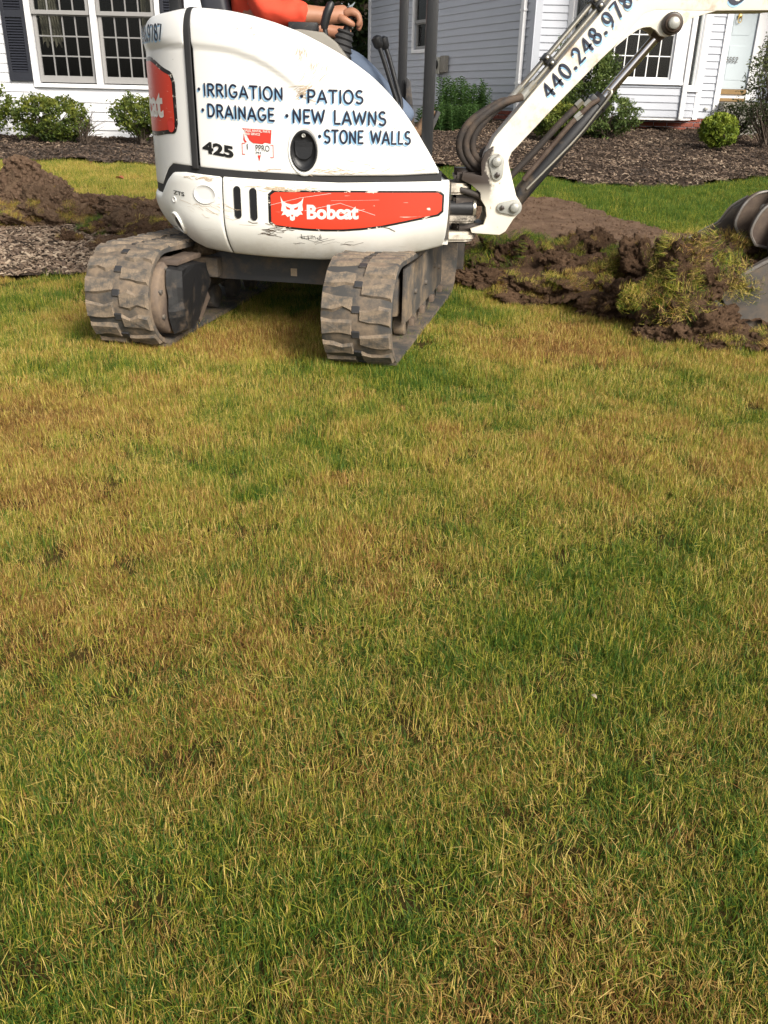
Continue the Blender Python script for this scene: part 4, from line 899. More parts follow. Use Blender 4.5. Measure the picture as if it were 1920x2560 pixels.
scuff('scuff_marks',(2.14,.500),16,.018,92,(.032,.0015),M['ink'],soff,14,.0012); scuff('scuff_marks',(2.09,.506),3,.10,0,(.01,.002),M['ink'],soff,15,.0007)
# cooling slots, round recess, tie-down, small plug
def capsule(name,s0,z0,rx,rz,mat,h,off,depth=0,n=24):
    P=[]
    for k in range(n):
        a=2*PI*k/n; r=rx; P.append((r*math.cos(a),(rz-rx)*(1 if math.sin(a)>0 else -1)+r*math.sin(a)))
    V=[(u,v,h) for u,v in P]+[(u*.86,v*.97,h-depth) for u,v in P]; F=[(i,(i+1)%n,n+(i+1)%n,n+i) for i in range(n)]+[tuple(range(n,2*n))]
    return mapped(name,V,F,s0,z0,mat,EX,off)
for s,z in ((1.817,.6425),(1.889,.6375)): capsule('cooling_slot',s,z,.0165,.067,M['black'],.003,soff,.0015)
def ell(name,s0,z0,rx,rz,prof,mat,off,n=36):
    """lathe-like ellipse: prof = [(radius fraction, height)]"""
    V=[];F=[]
    for f,h in prof: V+=[(rx*f*math.cos(2*PI*k/n),rz*f*math.sin(2*PI*k/n),h) for k in range(n)]
    m=len(prof)
    for i in range(m-1):
        for k in range(n): F.append((i*n+k,i*n+(k+1)%n,(i+1)*n+(k+1)%n,(i+1)*n+k))
    F.append(tuple((m-1)*n+k for k in range(n))); o=mapped(name,V,F,s0,z0,mat,EX,off); o.data.polygons.foreach_set('use_smooth',[True]*len(o.data.polygons)); return o
ell('round_recess',1.662,.668,.056,.040,[(1.05,.0005),(1.0,.004),(.93,.0045),(.86,.001),(.5,.0008)],M['paint'],soff)
ell('plug',1.479,.634,.014,.013,[(1.1,.0005),(1,.004),(.8,.004),(.7,.001)],M['paint'],soff,16)
ell('tie_down_rim',1.462,.530,.040,.048,[(1.08,.000),(1.0,.010),(.88,.012),(.80,.003)],M['skirt'],soff); ell('tie_down_hole',1.468,.524,.026,.034,[(1,.004),(.9,.006)],M['black'],soff,20)
# oval latch
ell('latch_surround',2.112,.857,.066,.094,[(1.06,.0002),(1.0,.005),(.95,.0055),(.9,.002)],M['paint'],hoff)
lt=ell('latch',2.112,.856,.0575,.081,[(1.0,.001),(.985,.008),(.93,.0105),(.86,.009),(.84,.004),(.5,.003)],M['black'],hoff)
pd=[(-.036,.030),(.036,.030),(.039,.010),(.034,-.022),(.018,-.036),(0,-.040),(-.018,-.036),(-.034,-.022),(-.039,.010)]
V=[(u,v,.0035) for u,v in pd]+[(u*.96,v*.96,.012 if v>0 else .0145) for u,v in pd]; n=len(pd)
mapped('latch_paddle',V,[(i,(i+1)%n,n+(i+1)%n,n+i) for i in range(n)]+[tuple(range(n,2*n))],2.112,.862,M['black'],EX)
ell('latch_lock',2.112,.915,.0085,.0085,[(1,.008),(.95,.013),(.6,.013),(.5,.011)],M['pin'],hoff,16)
# --- canopy posts, seat, levers
for (x,y,wd) in ((.145,4.00,.060),(.040,5.15,.060)):
    box('canopy_post',(x,y,.77+.835),(wd-.012,wd,1.67),M['post'],EX,.010)
for y in (4.05,5.15): box('canopy_post',(-.93,y+.15 if y<4.5 else y,1.90),(.055,.055,1.07),M['post'],EX,.008)
box('canopy_roof',(-.39,4.6,2.47),(1.25,1.28,.06),M['post'],EX,.02)
plate('post_gusset',[(.065,.93),(.115,.93),(.085,1.15),(.062,1.17)],5.08,5.10,M['barrel'],EX,.002)
bm=bmesh.new(); bbox(bm,(-.60,4.66,1.12),(.46,.46,.12)); bbox(bm,(-.815,4.66,1.42),(.12,.46,.62),Matrix.Rotation(R(-10),4,'Y')); bev(bm,.03,3); frombm('seat',bm,M['seat'],EX,True,40)
box('seat_base',(-.6,4.66,.92),(.42,.42,.29),M['steeldark'],EX,.01)
bm=bmesh.new(); bbox(bm,(-.40,4.27,1.325),(.13,.06,.055)); bev(bm,.008,2); frombm('arm_rest',bm,M['black'],EX,True,40)
JX,JY=-.205,4.345
def bellows():
    P=[];r=[]
    for k in range(15):
        t=k/14; P.append((-.250+.030*t+.0*k,JY,1.225+.105*t)); r.append((.052-.020*t)+(.005 if k%3==1 else -.003 if k%3==0 else 0))
    return P,r
P,r=bellows(); tube('joystick_boot',P,r,M['rubber'],EX,18); tube('joystick_stick',[(-.222,JY,1.32),(-.205,JY,1.36),(-.190,JY,1.41)],[.018,.016,.017],M['black'],EX,14)
tube('joystick_base',[(-.26,JY,1.08),(-.25,JY,1.23)],[.06,.055],M['black'],EX,16)
tube('safety_lever',[(-.292,4.2,1.22),(-.298,4.2,1.29),(-.303,4.2,1.335)],[.012,.011,.010],M['black'],EX,10); tube('safety_lever_grip',[(-.305,4.2,1.325),(-.304,4.2,1.345),(-.292,4.2,1.385),(-.277,4.2,1.415),(-.269,4.2,1.426)],[.014,.0185,.019,.018,.008],M['black'],EX,14)
for dx,dy in ((0,0),(.028,.055)):
    tube('travel_lever',[(.055+dx*.6,4.33+dy,.80),(.010+dx*.7,4.33+dy,1.06),(-.055+dx,4.33+dy,1.23),(-.078+dx,4.33+dy,1.285)],.0105,M['black'],EX,10)
    tube('lever_knob',[(-.070+dx,4.33+dy,1.262),(-.074+dx,4.33+dy,1.272),(-.086+dx,4.33+dy,1.303),(-.090+dx,4.33+dy,1.312)],[.012,.021,.024,.010],M['black'],EX,14)
plate('pedal',[(.105,.80),(.125,.80),(.215,1.01),(.20,1.02)],4.34,4.50,M['steeldark'],EX,.003)
# --- undercarriage
TX,TY=-.478,4.64; TA=np.array([.206,.9785]); TB=np.array([.9785,-.206])
def tp(u,v,z): q=np.array([TX,TY])+TA*u+TB*v; return Vector((q[0],q[1],z))
RX=Matrix(((TB[0],TA[0],0,0),(TB[1],TA[1],0,0),(0,0,1,0),(0,0,0,1)))  # local x=lateral, y=along
uN,zN,rN=-.80,.232,.205; uF,zF,rF=.72,.222,.195
def looppath(n=400):
    P=[]
    P+=[(u,.027) for u in np.linspace(uN,uF,90)]
    P+=[(uF+rF*math.sin(a),zF-rF*math.cos(a)) for a in np.linspace(0,PI,60)[1:]]
    P+=[(u,(zF+rF)+((zN+rN)-(zF+rF))*((uF-u)/(uF-uN))-.014*math.sin(PI*(uF-u)/(uF-uN))) for u in np.linspace(uF,uN,90)[1:]]
    P+=[(uN-rN*math.sin(a),zN+rN*math.cos(a)) for a in np.linspace(0,PI,60)[1:-1]]
    P=np.array(P); P=np.vstack([P,P[:1]]); L=np.concatenate([[0],np.cumsum(np.hypot(*np.diff(P,axis=0).T))]); return P,L
LP,LL=looppath(); LT=LL[-1]
def lp(s):
    s%=LT; u=np.interp(s,LL,LP[:,0]); z=np.interp(s,LL,LP[:,1]); e=.006
    u2,z2=np.interp((s+e)%LT,LL,LP[:,0]),np.interp((s+e)%LT,LL,LP[:,1]); d=math.hypot(u2-u,z2-z) or 1
    return u,z,(u2-u)/d,(z2-z)/d
def lugmesh(seed):
    rg=random.Random(seed); bm=bmesh.new(); lw,ll,hh=.128,.066,.0125
    ring=[(-lw/2,-ll/2),(-lw*.12,-ll/2+rg.uniform(-.008,.012)),(lw*.2,-ll/2+rg.uniform(-.004,.016)),(lw/2,-ll/2+rg.uniform(-.004,.018)),(lw/2,ll/2-rg.uniform(-.004,.016)),(lw*.15,ll/2+rg.uniform(-.012,.008)),(-lw*.15,ll/2+rg.uniform(-.012,.006)),(-lw/2,ll/2)]
    lo=[bm.verts.new((x*1.05,y*1.18,-.004)) for x,y in ring]; hi=[bm.verts.new((x*.96,y*.84,hh+rg.uniform(-.003,.002))) for x,y in ring]; n=len(ring)
    for i in range(n): bm.faces.new((lo[i],lo[(i+1)%n],hi[(i+1)%n],hi[i]))
    bm.faces.new(hi); bmesh.ops.recalc_face_normals(bm,faces=list(bm.faces)); me=bpy.data.meshes.new('tread_lug'); bm.to_mesh(me); bm.free(); me.materials.append(M['lug']); return me
LUGS=[lugmesh(k) for k in range(16)]
lk=bmesh.new(); bbox(lk,(0,0,.003),(.034,.030,.012)); bev(lk,.002,1); LINK=bpy.data.meshes.new('drive_link'); lk.to_mesh(LINK); lk.free(); LINK.materials.append(M['steeldark'])
def track(side):
    v0=.562 if side>0 else -.508; hw=.15; V=[];n=150
    for i in range(n):
        u,z,tu,tz=lp(LT*i/n); ou,oz=tz,-tu       # outward (counter-clockwise path: right side)
        for dv,do in ((-hw,-.012),(-hw,.006),(-hw+.012,.012),(hw-.012,.012),(hw,.006),(hw,-.012),(hw-.02,-.014),(-hw+.02,-.014)):
            V.append(tp(u+ou*do,v0+dv,max(.004,z+oz*do)))
    F=[]
    for i in range(n):
        for k in range(8): a=i*8+k; b=i*8+(k+1)%8; c=((i+1)%n)*8+(k+1)%8; d=((i+1)%n)*8+k; F.append((a,b,c,d))
    tr=mk('track_belt',V,F,M['rubbertrack'],EX,True); bm=bmesh.new(); bm.from_mesh(tr.data); bmesh.ops.recalc_face_normals(bm,faces=list(bm.faces)); bm.to_mesh(tr.data); bm.free()
    try: tr.data.set_sharp_from_angle(angle=R(50))
    except Exception: pass
    N=44; pit=LT/N
    for i in range(N):
        for row in (-1,1):
            s=pit*(i+(0 if row<0 else .5)); u,z,tu,tz=lp(s); ou,oz=tz,-tu
            if z<.08 and abs(u)<.55: continue      # pressed into the turf, out of sight
            t3=Vector((TA[0]*tu,TA[1]*tu,tz)); o3=Vector((TA[0]*ou,TA[1]*ou,oz)); l3=Vector((TB[0],TB[1],0))*(-row)
            Mx=Matrix((l3,o3.cross(l3),o3)).transposed().to_4x4(); Mx.translation=tp(u+ou*.010,v0+row*.081,z+oz*.010)
            ob=bpy.data.objects.new('tread_lug',random.choice(LUGS)); COL.objects.link(ob); ob.parent=tr; ob.matrix_basis=Mx
        s=pit*(i+.25); u,z,tu,tz=lp(s); ou,oz=tz,-tu
        if z<.08 and abs(u)<.55: continue
        o3=Vector((TA[0]*ou,TA[1]*ou,oz)); l3=Vector((TB[0],TB[1],0)); Mx=Matrix((l3,o3.cross(l3),o3)).transposed().to_4x4(); Mx.translation=tp(u+ou*.010,v0,z+oz*.010)
        ob=bpy.data.objects.new('drive_link',LINK); COL.objects.link(ob); ob.parent=tr; ob.matrix_basis=Mx
    # roller frame, wheels, rollers
    def rbox(name,u0,u1,v0_,v1,z0,z1,mat,bv=.006):
        c=tp((u0+u1)/2,(v0_+v1)/2,(z0+z1)/2); return box(name,c,(v1-v0_,u1-u0,z1-z0),mat,EX,bv,RX)
    rbox('track_frame',-.55,.52,v0-.085,v0+.085,.15,.335,M['steel'],.02)
    rbox('frame_side',-.56,.50,v0+side*.112-.008,v0+side*.112+.008,.125,.375,M['steel'],.004)
    for u,r in ((uN,.165),(uF,.155)):
        disc('drive_wheel' if u<0 else 'idler_wheel',tp(u,v0,zN),r,.09,(TB[0],TB[1],0),M['steel'],EX,28,.01)
    for u in (-.42,-.14,.14,.42):
        for dv in (-.075,.075): disc('track_roller',tp(u,v0+dv,.105),.062,.05,(TB[0],TB[1],0),M['steel'],EX,18,.006)
        box('roller_bolt',tp(u,v0+side*.128,.110),(.024,.05,.034),M['rustplate'],EX,.004,RX)
    for u in (-.33,-.05,.22,.36): disc('frame_bolt',tp(u,v0+side*.124,.24+.03*math.sin(u*9)),.013,.016,(side*TB[0],side*TB[1],0),M['steel'],EX,8)
    # final drive hub facing inwards
    ins=-side
    disc('final_drive',tp(uN+.02,v0+ins*.138,zN),.170,.05,(ins*TB[0],ins*TB[1],0),M['rustplate'],EX,40,.012)
    for k in range(8):
        a=k*PI/4+.3; disc('hub_bolt',tp(uN+.02-.150*math.cos(a),v0+ins*.166,zN+.146*math.sin(a)),.012,.012,(ins*TB[0],ins*TB[1],0),M['steel'],EX,6,.001)
    if side>0: return
    bm=bmesh.new(); sh=[(-.085,.02),(-.075,.135),(.02,.150),(.20,.135),(.26,.03),(.16,-.06),(.02,-.165),(-.05,-.155),(-.075,-.08)]
    a=[bm.verts.new(tp(uN+x,v0+ins*.178,zN+z)) for x,z in sh]; b=[bm.verts.new(tp(uN+.03+x*.95,v0+ins*.235,zN+z*.9)) for x,z in sh]; n=len(sh)
    for i in range(n): bm.faces.new((a[i],a[(i+1)%n],b[(i+1)%n],b[i]))
    bm.faces.new(b); bm.faces.new(a); bmesh.ops.recalc_face_normals(bm,faces=list(bm.faces)); bmesh.ops.subdivide_edges(bm,edges=list(bm.edges),cuts=2,use_grid_fill=True)
    for v in bm.verts: v.co+=Vector((noise.noise(v.co*14),noise.noise(v.co*14+Vector((5,0,0))),noise.noise(v.co*14+Vector((0,7,0)))))*.012
    frombm('motor_guard',bm,M['guard'],EX)
    box('guard_flange',tp(uN+.09,v0+ins*.172,zN+.155),(.09,.26,.02),M['rustplate'],EX,.004,RX); box('guard_flange',tp(uN+.19,v0+ins*.215,zN-.06),(.012,.16,.10),M['rustplate'],EX,.003,RX@Matrix.Rotation(R(35),4,'X'))
    rbox('frame_arm',-.50,-.20,v0+.09,v0+.26,.27,.36,M['steel'],.01)
track(-1); track(1)
def ubox(name,u0,u1,v0,v1,z0,z1,mat,bv=.008): return box(name,tp((u0+u1)/2,(v0+v1)/2,(z0+z1)/2),(v1-v0,u1-u0,z1-z0),mat,EX,bv,RX)
ubox('cross_beam',-.44,-.22,-.44,.47,.255,.385,M['beam']); ubox('cross_beam',.14,.34,-.47,.47,.235,.365,M['steeldark']); ubox('beam_flange',-.455,.37,-.43,.45,.386,.405,M['steel'],.004)
ubox('beam_tag',-.4445,-.4405,.10,.13,.29,.325,M['rub'],0)
tube('swing_bearing',[(CX,CY,.406),(CX,CY,.47)],.30,M['steeldark'],EX,40)
# dirt packed on the frame
def clod(name,c,r,mat,parent,seed,amp=.35,sub=3,label=None):
    bm=bmesh.new(); bmesh.ops.create_icosphere(bm,subdivisions=sub,radius=1)
    for v in bm.verts:
        d=v.co.normalized(); k=1+amp*noise.noise(d*1.8+Vector((seed,0,0)))+amp*.5*noise.noise(d*4.5+Vector((0,seed,0)))+amp*.25*noise.noise(d*11+Vector((0,seed,3)))
        v.co=Vector((c[0]+d.x*r[0]*k,c[1]+d.y*r[1]*k,c[2]+d.z*r[2]*k))
    return frombm(name,bm,mat,parent,True)
M['drymud']=soilmat('dried_mud',(.14,.10,.065),(.24,.18,.12),12,.9)
for k,(u,v,z,r) in enumerate(((-.46,-.34,.40,.05),(-.42,-.28,.415,.055),(-.45,-.39,.38,.05),(-.40,.40,.41,.04),(-.45,.36,.41,.03),(-.2,-.3,.42,.05),(-.47,-.30,.39,.03))): clod('packed_mud',tp(u,v,z),(r,r,r*.7),M['drymud'],EX,k+3)
# dozer blade beyond the tracks
ubox('dozer_blade',1.14,1.20,-.72,.72,.08,.36,M['bucket'],.015)
for v in (-.3,.3): ubox('blade_arm',.35,1.14,v-.04,v+.04,.16,.25,M['steel'],.008)
# --- boom swing mount
def fing(name,x0,x1,y0,y1,z0,z1,mat):
    pts=[(x0,y0),(x1-.05,y0+.02),(x1-.012,y0+.06),(x1,(y0+y1)/2),(x1-.012,y1-.06),(x1-.05,y1-.02),(x0,y1)]
    o=prism(name,[Vector((a,b,0)) for a,b in pts],z0,z1,mat,EX); bm=bmesh.new(); bm.from_mesh(o.data); bmesh.ops.bevel(bm,geom=[e for e in bm.edges if e.calc_face_angle(0)>.5],offset=min(.012,(z1-z0)*.3),segments=2,affect='EDGES',clamp_overlap=True); bm.to_mesh(o.data); bm.free(); o.data.polygons.foreach_set('use_smooth',[True]*len(o.data.polygons))
    try: o.data.set_sharp_from_angle(angle=R(40))
    except Exception: pass
fing('mount_lug',.25,.385,4.36,4.66,.655,.705,M['lugpaint']); fing('mount_lug',.25,.425,4.36,4.66,.525,.558,M['lugpaint']); fing('mount_lug',.25,.425,4.36,4.66,.438,.482,M['lugpaint'])
fing('kingpost_arm',.300,.50,4.41,4.61,.712,.752,M['grease']); fing('kingpost_arm',.300,.50,4.41,4.61,.600,.650,M['grease']); fing('kingpost_arm',.325,.50,4.41,4.61,.486,.520,M['grease'])
tube('kingpost_pin',[(.345,4.51,.42),(.345,4.51,.77)],.045,M['grease'],EX,20)
tube('swing_cylinder',[(.20,4.44,.590),(.40,4.44,.590)],.036,M['barrel'],EX,20); disc('cylinder_band',(.405,4.44,.592),.040,.014,(1,0,0),M['zinc'],EX,20); tube('swing_hose',[(.25,4.40,.69),(.33,4.39,.678),(.41,4.41,.655),(.45,4.43,.63)],.014,M['hose'],EX,10)
KP=[(.335,.757),(.425,.742),(.418,.800),(.432,.843),(.470,.872),(.512,.866),(.540,.835),(.552,.790),(.598,.655),(.622,.625),(.624,.585),(.592,.548),(.560,.492),(.532,.474),(.395,.480),(.388,.500),(.450,.520),(.462,.560),(.455,.600),(.430,.635),(.425,.665),(.380,.700),(.330,.722)]
plate('kingpost',KP,4.385,4.415,M['king'],EX,.004); plate('kingpost',KP,4.605,4.635,M['king'],EX,.004)
plate('kingpost_web',[(.425,.74),(.43,.70),(.455,.66),(.50,.56),(.49,.48),(.53,.48),(.55,.56),(.52,.70),(.50,.76)],4.416,4.604,M['king'],EX,.003)
def retainer(c,ang,L,rb,rs,name='pin_plate'):
    """teardrop keeper plate with pin head"""
    n=14; P=[(rb*math.cos(a),rb*math.sin(a)) for a in np.linspace(-PI/2-.2,PI/2+.2,n)]; Q=[(-L+rs*math.cos(a),rs*math.sin(a)) for a in np.linspace(PI/2+.2,3*PI/2-.2,n)]
    ca,sa=math.cos(ang),math.sin(ang); pts=[(c[0]+x*ca-z*sa,c[2]+x*sa+z*ca) for x,z in P+Q]
    o=plate(name,pts,c[1]-.012,c[1],M['pin'],EX,.003); disc('pin_head',(c[0],c[1]-.018,c[2]),rb*.62,.022,(0,-1,0),M['pin'],EX,24,.004); q=(c[0]-L*ca,c[1]-.014,c[2]-L*sa); disc('keeper_bolt',q,rs*.5,.012,(0,-1,0),M['grease'],EX,6,.001)
retainer((.490,4.384,.806),R(98),.058,.036,.026); retainer((.592,4.384,.604),R(2),.060,.036,.024)
tube('boom_foot_pin',[(.490,4.39,.806),(.490,4.63,.806)],.024,M['pin'],EX,16); tube('cylinder_foot_pin',[(.592,4.39,.604),(.592,4.63,.604)],.024,M['pin'],EX,16)
# --- boom (plane y 4.42..4.58)
BT=[(.428,.774),(.446,.845),(.478,.912),(.701,1.179),(.907,1.426),(.985,1.525),(1.03,1.58),(1.10,1.625),(1.20,1.650),(1.60,1.680),(2.25,1.70),(2.62,1.66)]
BB=[(2.65,1.54),(2.25,1.52),(1.65,1.452),(1.367,1.444),(1.154,1.443),(1.108,1.429),(.992,1.298),(.931,1.239),(.735,1.032),(.565,.845),(.545,.790),(.515,.762),(.465,.752)]
BOOM=plate('boom',BT+BB,4.42,4.58,M['boom'],EX,.012)
LG=[(.985,1.288),(1.044,1.337),(1.086,1.366),(1.112,1.376),(1.140,1.378),(1.165,1.366),(1.187,1.346),(1.215,1.340),(1.245,1.348),(1.265,1.372),(1.316,1.415),(1.371,1.432),(1.43,1.449),(1.30,1.462),(1.13,1.462),(1.05,1.38)]
for y in (4.424,4.552): plate('cylinder_lug',LG,y,y+.024,M['boom'],EX,.003)
for r,h,m,y in ((.046,.03,'grease',4.414),(.036,.04,'bucketrust',4.408),(.025,.05,'pin',4.400)): disc('rod_pin_boss',(1.232,y,1.393),r,h,(0,-1,0),M[m],EX,24,.004)
tube('rod_pin',[(1.232,4.42,1.393),(1.232,4.58,1.393)],.022,M['pin'],EX,14)
# number along the boom
ang=math.atan2(1.457-1.082,1.036-.726)
def boomtext(txt,x0,z0,L_,hh,ang,yf=4.4185):
    pl,L=word(txt,hh,.30); fx=L_/L; q=[[(a*fx,b) for a,b in s] for s in pl]; wf=lambda t:hh*(.040+.062*abs(math.sin(t-R(30))))
    dn=[]
    for s in q:
        r=[s[0]]
        for a,b in zip(s,s[1:]):
            for k in range(1,5): r.append((a[0]+(b[0]-a[0])*k/4,a[1]+(b[1]-a[1])*k/4))
        dn.append(r)
    ca,sa=math.cos(ang),math.sin(ang)
    for nm,mat,o,h in (('letter_shade','ltblue',(-.004,-.009),.0),('phone_number','navy',(0,0),.0022)):
        V,F=strokes_mesh([[(a+o[0],b+o[1]) for a,b in s] for s in dn],wf,h)
        mk(nm,[(x0+a*ca-b*sa,yf-hq,z0+a*sa+b*ca) for a,b,hq in V],F,M[mat],EX)
boomtext('440.248.9787',.722,1.078,.560,.066,ang)
boomtext('SOILS',1.44,1.495,.50,.085,R(2.5)) if False else boomtext('5',1.47,1.477,.07,.105,R(3))
# hydraulic tubes along the boom's back, clamps, hoses
bd=np.array([.907-.701,1.426-1.179]); bd/=np.hypot(*bd); bn=np.array([-bd[1],bd[0]])
def bp(t,o,y): q=np.array([.701,1.179])+bd*t+bn*o; return (q[0],y,q[1])
TB4=[(.020,4.445),(.020,4.480),(.052,4.450),(.052,4.500)]
for i,(o,y) in enumerate(TB4):
    b0=-.06-.05*(i>1); tube('hydraulic_tube',[bp(b0,o,y),bp(.05,o,y),bp(.40,o,y),bp(.47,o+.01,y),bp(.60,o+.05,y+.01),bp(.9,o+.02,y+.02)],.0095,M['zinc'],EX,10)
    f=bp(b0-.022,o,y); tube('tube_fitting',[bp(b0-.045,o,y),bp(b0+.0,o,y)],.0155,M['zinc'],EX,6); tube('hose_ferrule',[bp(b0-.085,o,y),bp(b0-.043,o,y)],.0165,M['pin'],EX,12)
for t in (.045,.345):
    for o,s in ((.020,.034),(.052,.030)):
        c=bp(t,o,4.467); box('tube_clamp',c,(.038,.085,s),M['black'],EX,.004,Matrix.Rotation(-math.atan2(bd[1],bd[0]),4,'Y')); 
        q=bp(t,o,4.42); disc('clamp_bolt',q,.008,.02,(0,-1,0),M['zinc'],EX,6,.001)
for i,(o,y) in enumerate(TB4):
    b0=-.06-.05*(i>1); dx=(.0,.034,-.030,.002)[i]
    cp=[bp(b0-.08,o,y),(.500+dx*.5,y-.02,1.055),(.400+dx,y-.03,.985),(.350+dx,y-.03,.915),(.348+dx,y-.02,.850),(.385+dx,y,.795),(.44+dx,y+.03,.755)]
    tube('boom_hose',[tuple(q) for q in crom(cp,8)],.0175,M['hose'],EX,12)
# boom cylinder
A_=np.array([.592,.604]); B_=np.array([1.232,1.393]); cdv=(B_-A_)/np.hypot(*(B_-A_)); CL=np.hypot(*(B_-A_)); cn=np.array([-cdv[1],cdv[0]])
def cp_(t,o=0,y=4.50): q=A_+cdv*t+cn*o; return (q[0],y,q[1])
tube('cylinder_barrel',[cp_(-.02),cp_(.03),cp_(.58),cp_(.60)],[.03,.040,.040,.034],M['barrel'],EX,24); tube('cylinder_gland',[cp_(.585),cp_(.625)],.044,M['barrel'],EX,24); tube('cylinder_rod',[cp_(.62),cp_(CL-.03)],.0215,M['chrome'],EX,24); tube('rod_eye',[cp_(CL-.075),cp_(CL-.03),cp_(CL)],[.024,.034,.040],M['bucketrust'],EX,20)
tube('cylinder_tube',[cp_(.60,.02,4.455),cp_(.56,.035,4.45),cp_(.45,.045,4.455),cp_(.12,.042,4.455)],.0125,M['bucketrust'],EX,10); tube('cylinder_hose',[tuple(q) for q in crom([cp_(.52,.075,4.46),cp_(.40,.085,4.46),cp_(.22,.09,4.47),cp_(.05,.10,4.48)],8)],.0155,M['hose'],EX,10)
tube('guard_rod',[tuple(q) for q in crom([cp_(.655,.022,4.45),cp_(.65,-.005,4.44),cp_(.55,-.014,4.45),cp_(.40,-.020,4.458),cp_(.10,.0,4.455)],8)],.006,M['zinc'],EX,8)
for t,o in ((.545,.075),(.505,.04),(.57,.045)): tube('port_fitting',[cp_(t,o,4.455),cp_(t-.035,o+.004,4.455)],.016,M['zinc'] if o>.04 else M['pin'],EX,6)
box('port_block',cp_(.575,.04,4.47),(.05,.05,.035),M['barrel'],EX,.004,Matrix.Rotation(-math.atan2(cdv[1],cdv[0]),4,'Y'))
# --- dipper arm and bucket
plate('dipper_arm',[(2.50,1.75),(2.72,1.72),(2.78,1.55),(2.15,.62),(2.05,.60),(2.02,.68)],4.44,4.56,M['boom'],EX,.01)
SK=Matrix.Translation((0,0,0))
def bk(x,y,z): return Vector((x-.28*(y-4.55),y,z+.20*(y-4.55)))      # the bucket hangs a little skewed
side=[(1.520,.315),(1.560,.330),(1.640,.372),(1.740,.435),(1.800,.470),(1.850,.545),(1.93,.60),(2.06,.585),(2.17,.48),(2.18,.30),(2.08,.15),(1.93,.085),(1.75,.105),(1.62,.19)]
def skewplate(name,pts,y0,y1,mat):
    if 'ear' in name or 'coupler' in name: pts=[tuple(q) for q in crom(pts+pts[:1],6)[:-1]]
    n=len(pts); V=[bk(x,y0,z) for x,z in pts]+[bk(x,y1,z) for x,z in pts]; F=[tuple(range(n)),tuple(range(2*n-1,n-1,-1))]+[(i,n+i,n+(i+1)%n,(i+1)%n) for i in range(n)]
    o=mk(name,V,F,mat,EX); bm=bmesh.new(); bm.from_mesh(o.data); bmesh.ops.recalc_face_normals(bm,faces=list(bm.faces)); bmesh.ops.bevel(bm,geom=[e for e in bm.edges if e.calc_face_angle(0)>1],offset=.003,segments=1,affect='EDGES',clamp_overlap=True); bm.to_mesh(o.data); bm.free(); return o
for y in (4.31,4.77): skewplate('bucket_side',side,y,y+.022,M['bucket'])
for y in (4.297,4.793): skewplate('wear_strip',[(1.60,.212),(1.545,.318),(1.64,.365),(1.80,.461),(1.85,.54),(1.865,.50),(1.78,.40),(1.66,.28)],y,y+.012,M['bucket'])
shell=[(1.62,.19),(1.75,.105),(1.93,.085),(2.08,.15),(2.18,.30),(2.17,.48),(2.06,.585)]; n=len(shell)
V=[bk(x,y,z) for y in (4.335,4.765) for x,z in shell]+[bk(x*.99+.018,y,z*.97+.012) for y in (4.335,4.765) for x,z in shell]
F=[(i,i+1,n+i+1,n+i) for i in range(n-1)]+[(2*n+i,3*n+i,3*n+i+1,2*n+i+1) for i in range(n-1)]+[(0,n,3*n,2*n)]
mk('bucket_shell',V,F,M['bucket'],EX)
for k,y in enumerate((4.33,4.44,4.55,4.66,4.76)): skewplate('bucket_tooth',[(1.62,.20),(1.66,.175),(1.56,.215),(1.505,.262),(1.52,.275)],y-.025,y+.02,M['bucket'])
skewplate('bucket_lip',[(1.60,.205),(1.63,.185),(1.69,.17),(1.62,.225)],4.335,4.765,M['bucket'])
ear=[(1.80,.46),(1.765,.52),(1.785,.60),(1.825,.65),(1.88,.675),(1.95,.67),(2.02,.60),(2.05,.50),(1.95,.44)]
for y in (4.47,4.60): skewplate('bucket_ear',ear,y,y+.022,M['bucketrust'])
ear2=[(1.83,.44),(1.82,.50),(1.85,.56),(1.91,.59),(1.99,.56),(2.02,.47)]
skewplate('coupler_plate',ear2,4.40,4.42,M['steeldark']); skewplate('coupler_plate',ear2,4.66,4.68,M['bucketrust'])
def rim(pts,y,r=.006,closed=True):
    q=crom(pts+pts[:1],6) if closed else crom(pts,6); tube('worn_edge',[bk(a,y,b) for a,b in q],r,M['wornedge'],EX,6)
for y in (4.47,4.60): rim(ear,y-.001,.007)
rim(ear2,4.399,.006); rim(ear2,4.659,.006)
for y in (4.295,4.303,4.79): rim(side[:7],y,.006,False)
for x,z in ((1.93,.56),(1.86,.53)): disc('pin_boss',bk(x,4.395,z),.028,.02,(0,-1,0),M['pin'],EX,18)
tube('bucket_pin',[(1.92,4.38,.56),(1.86,4.72,.63)],.022,M['pin'],EX,16); tube('link_bar',[(1.93,4.51,.62),(2.02,4.5,.88),(2.15,4.5,1.0)],[.04,.035,.035],M['bucketrust'],EX,10)
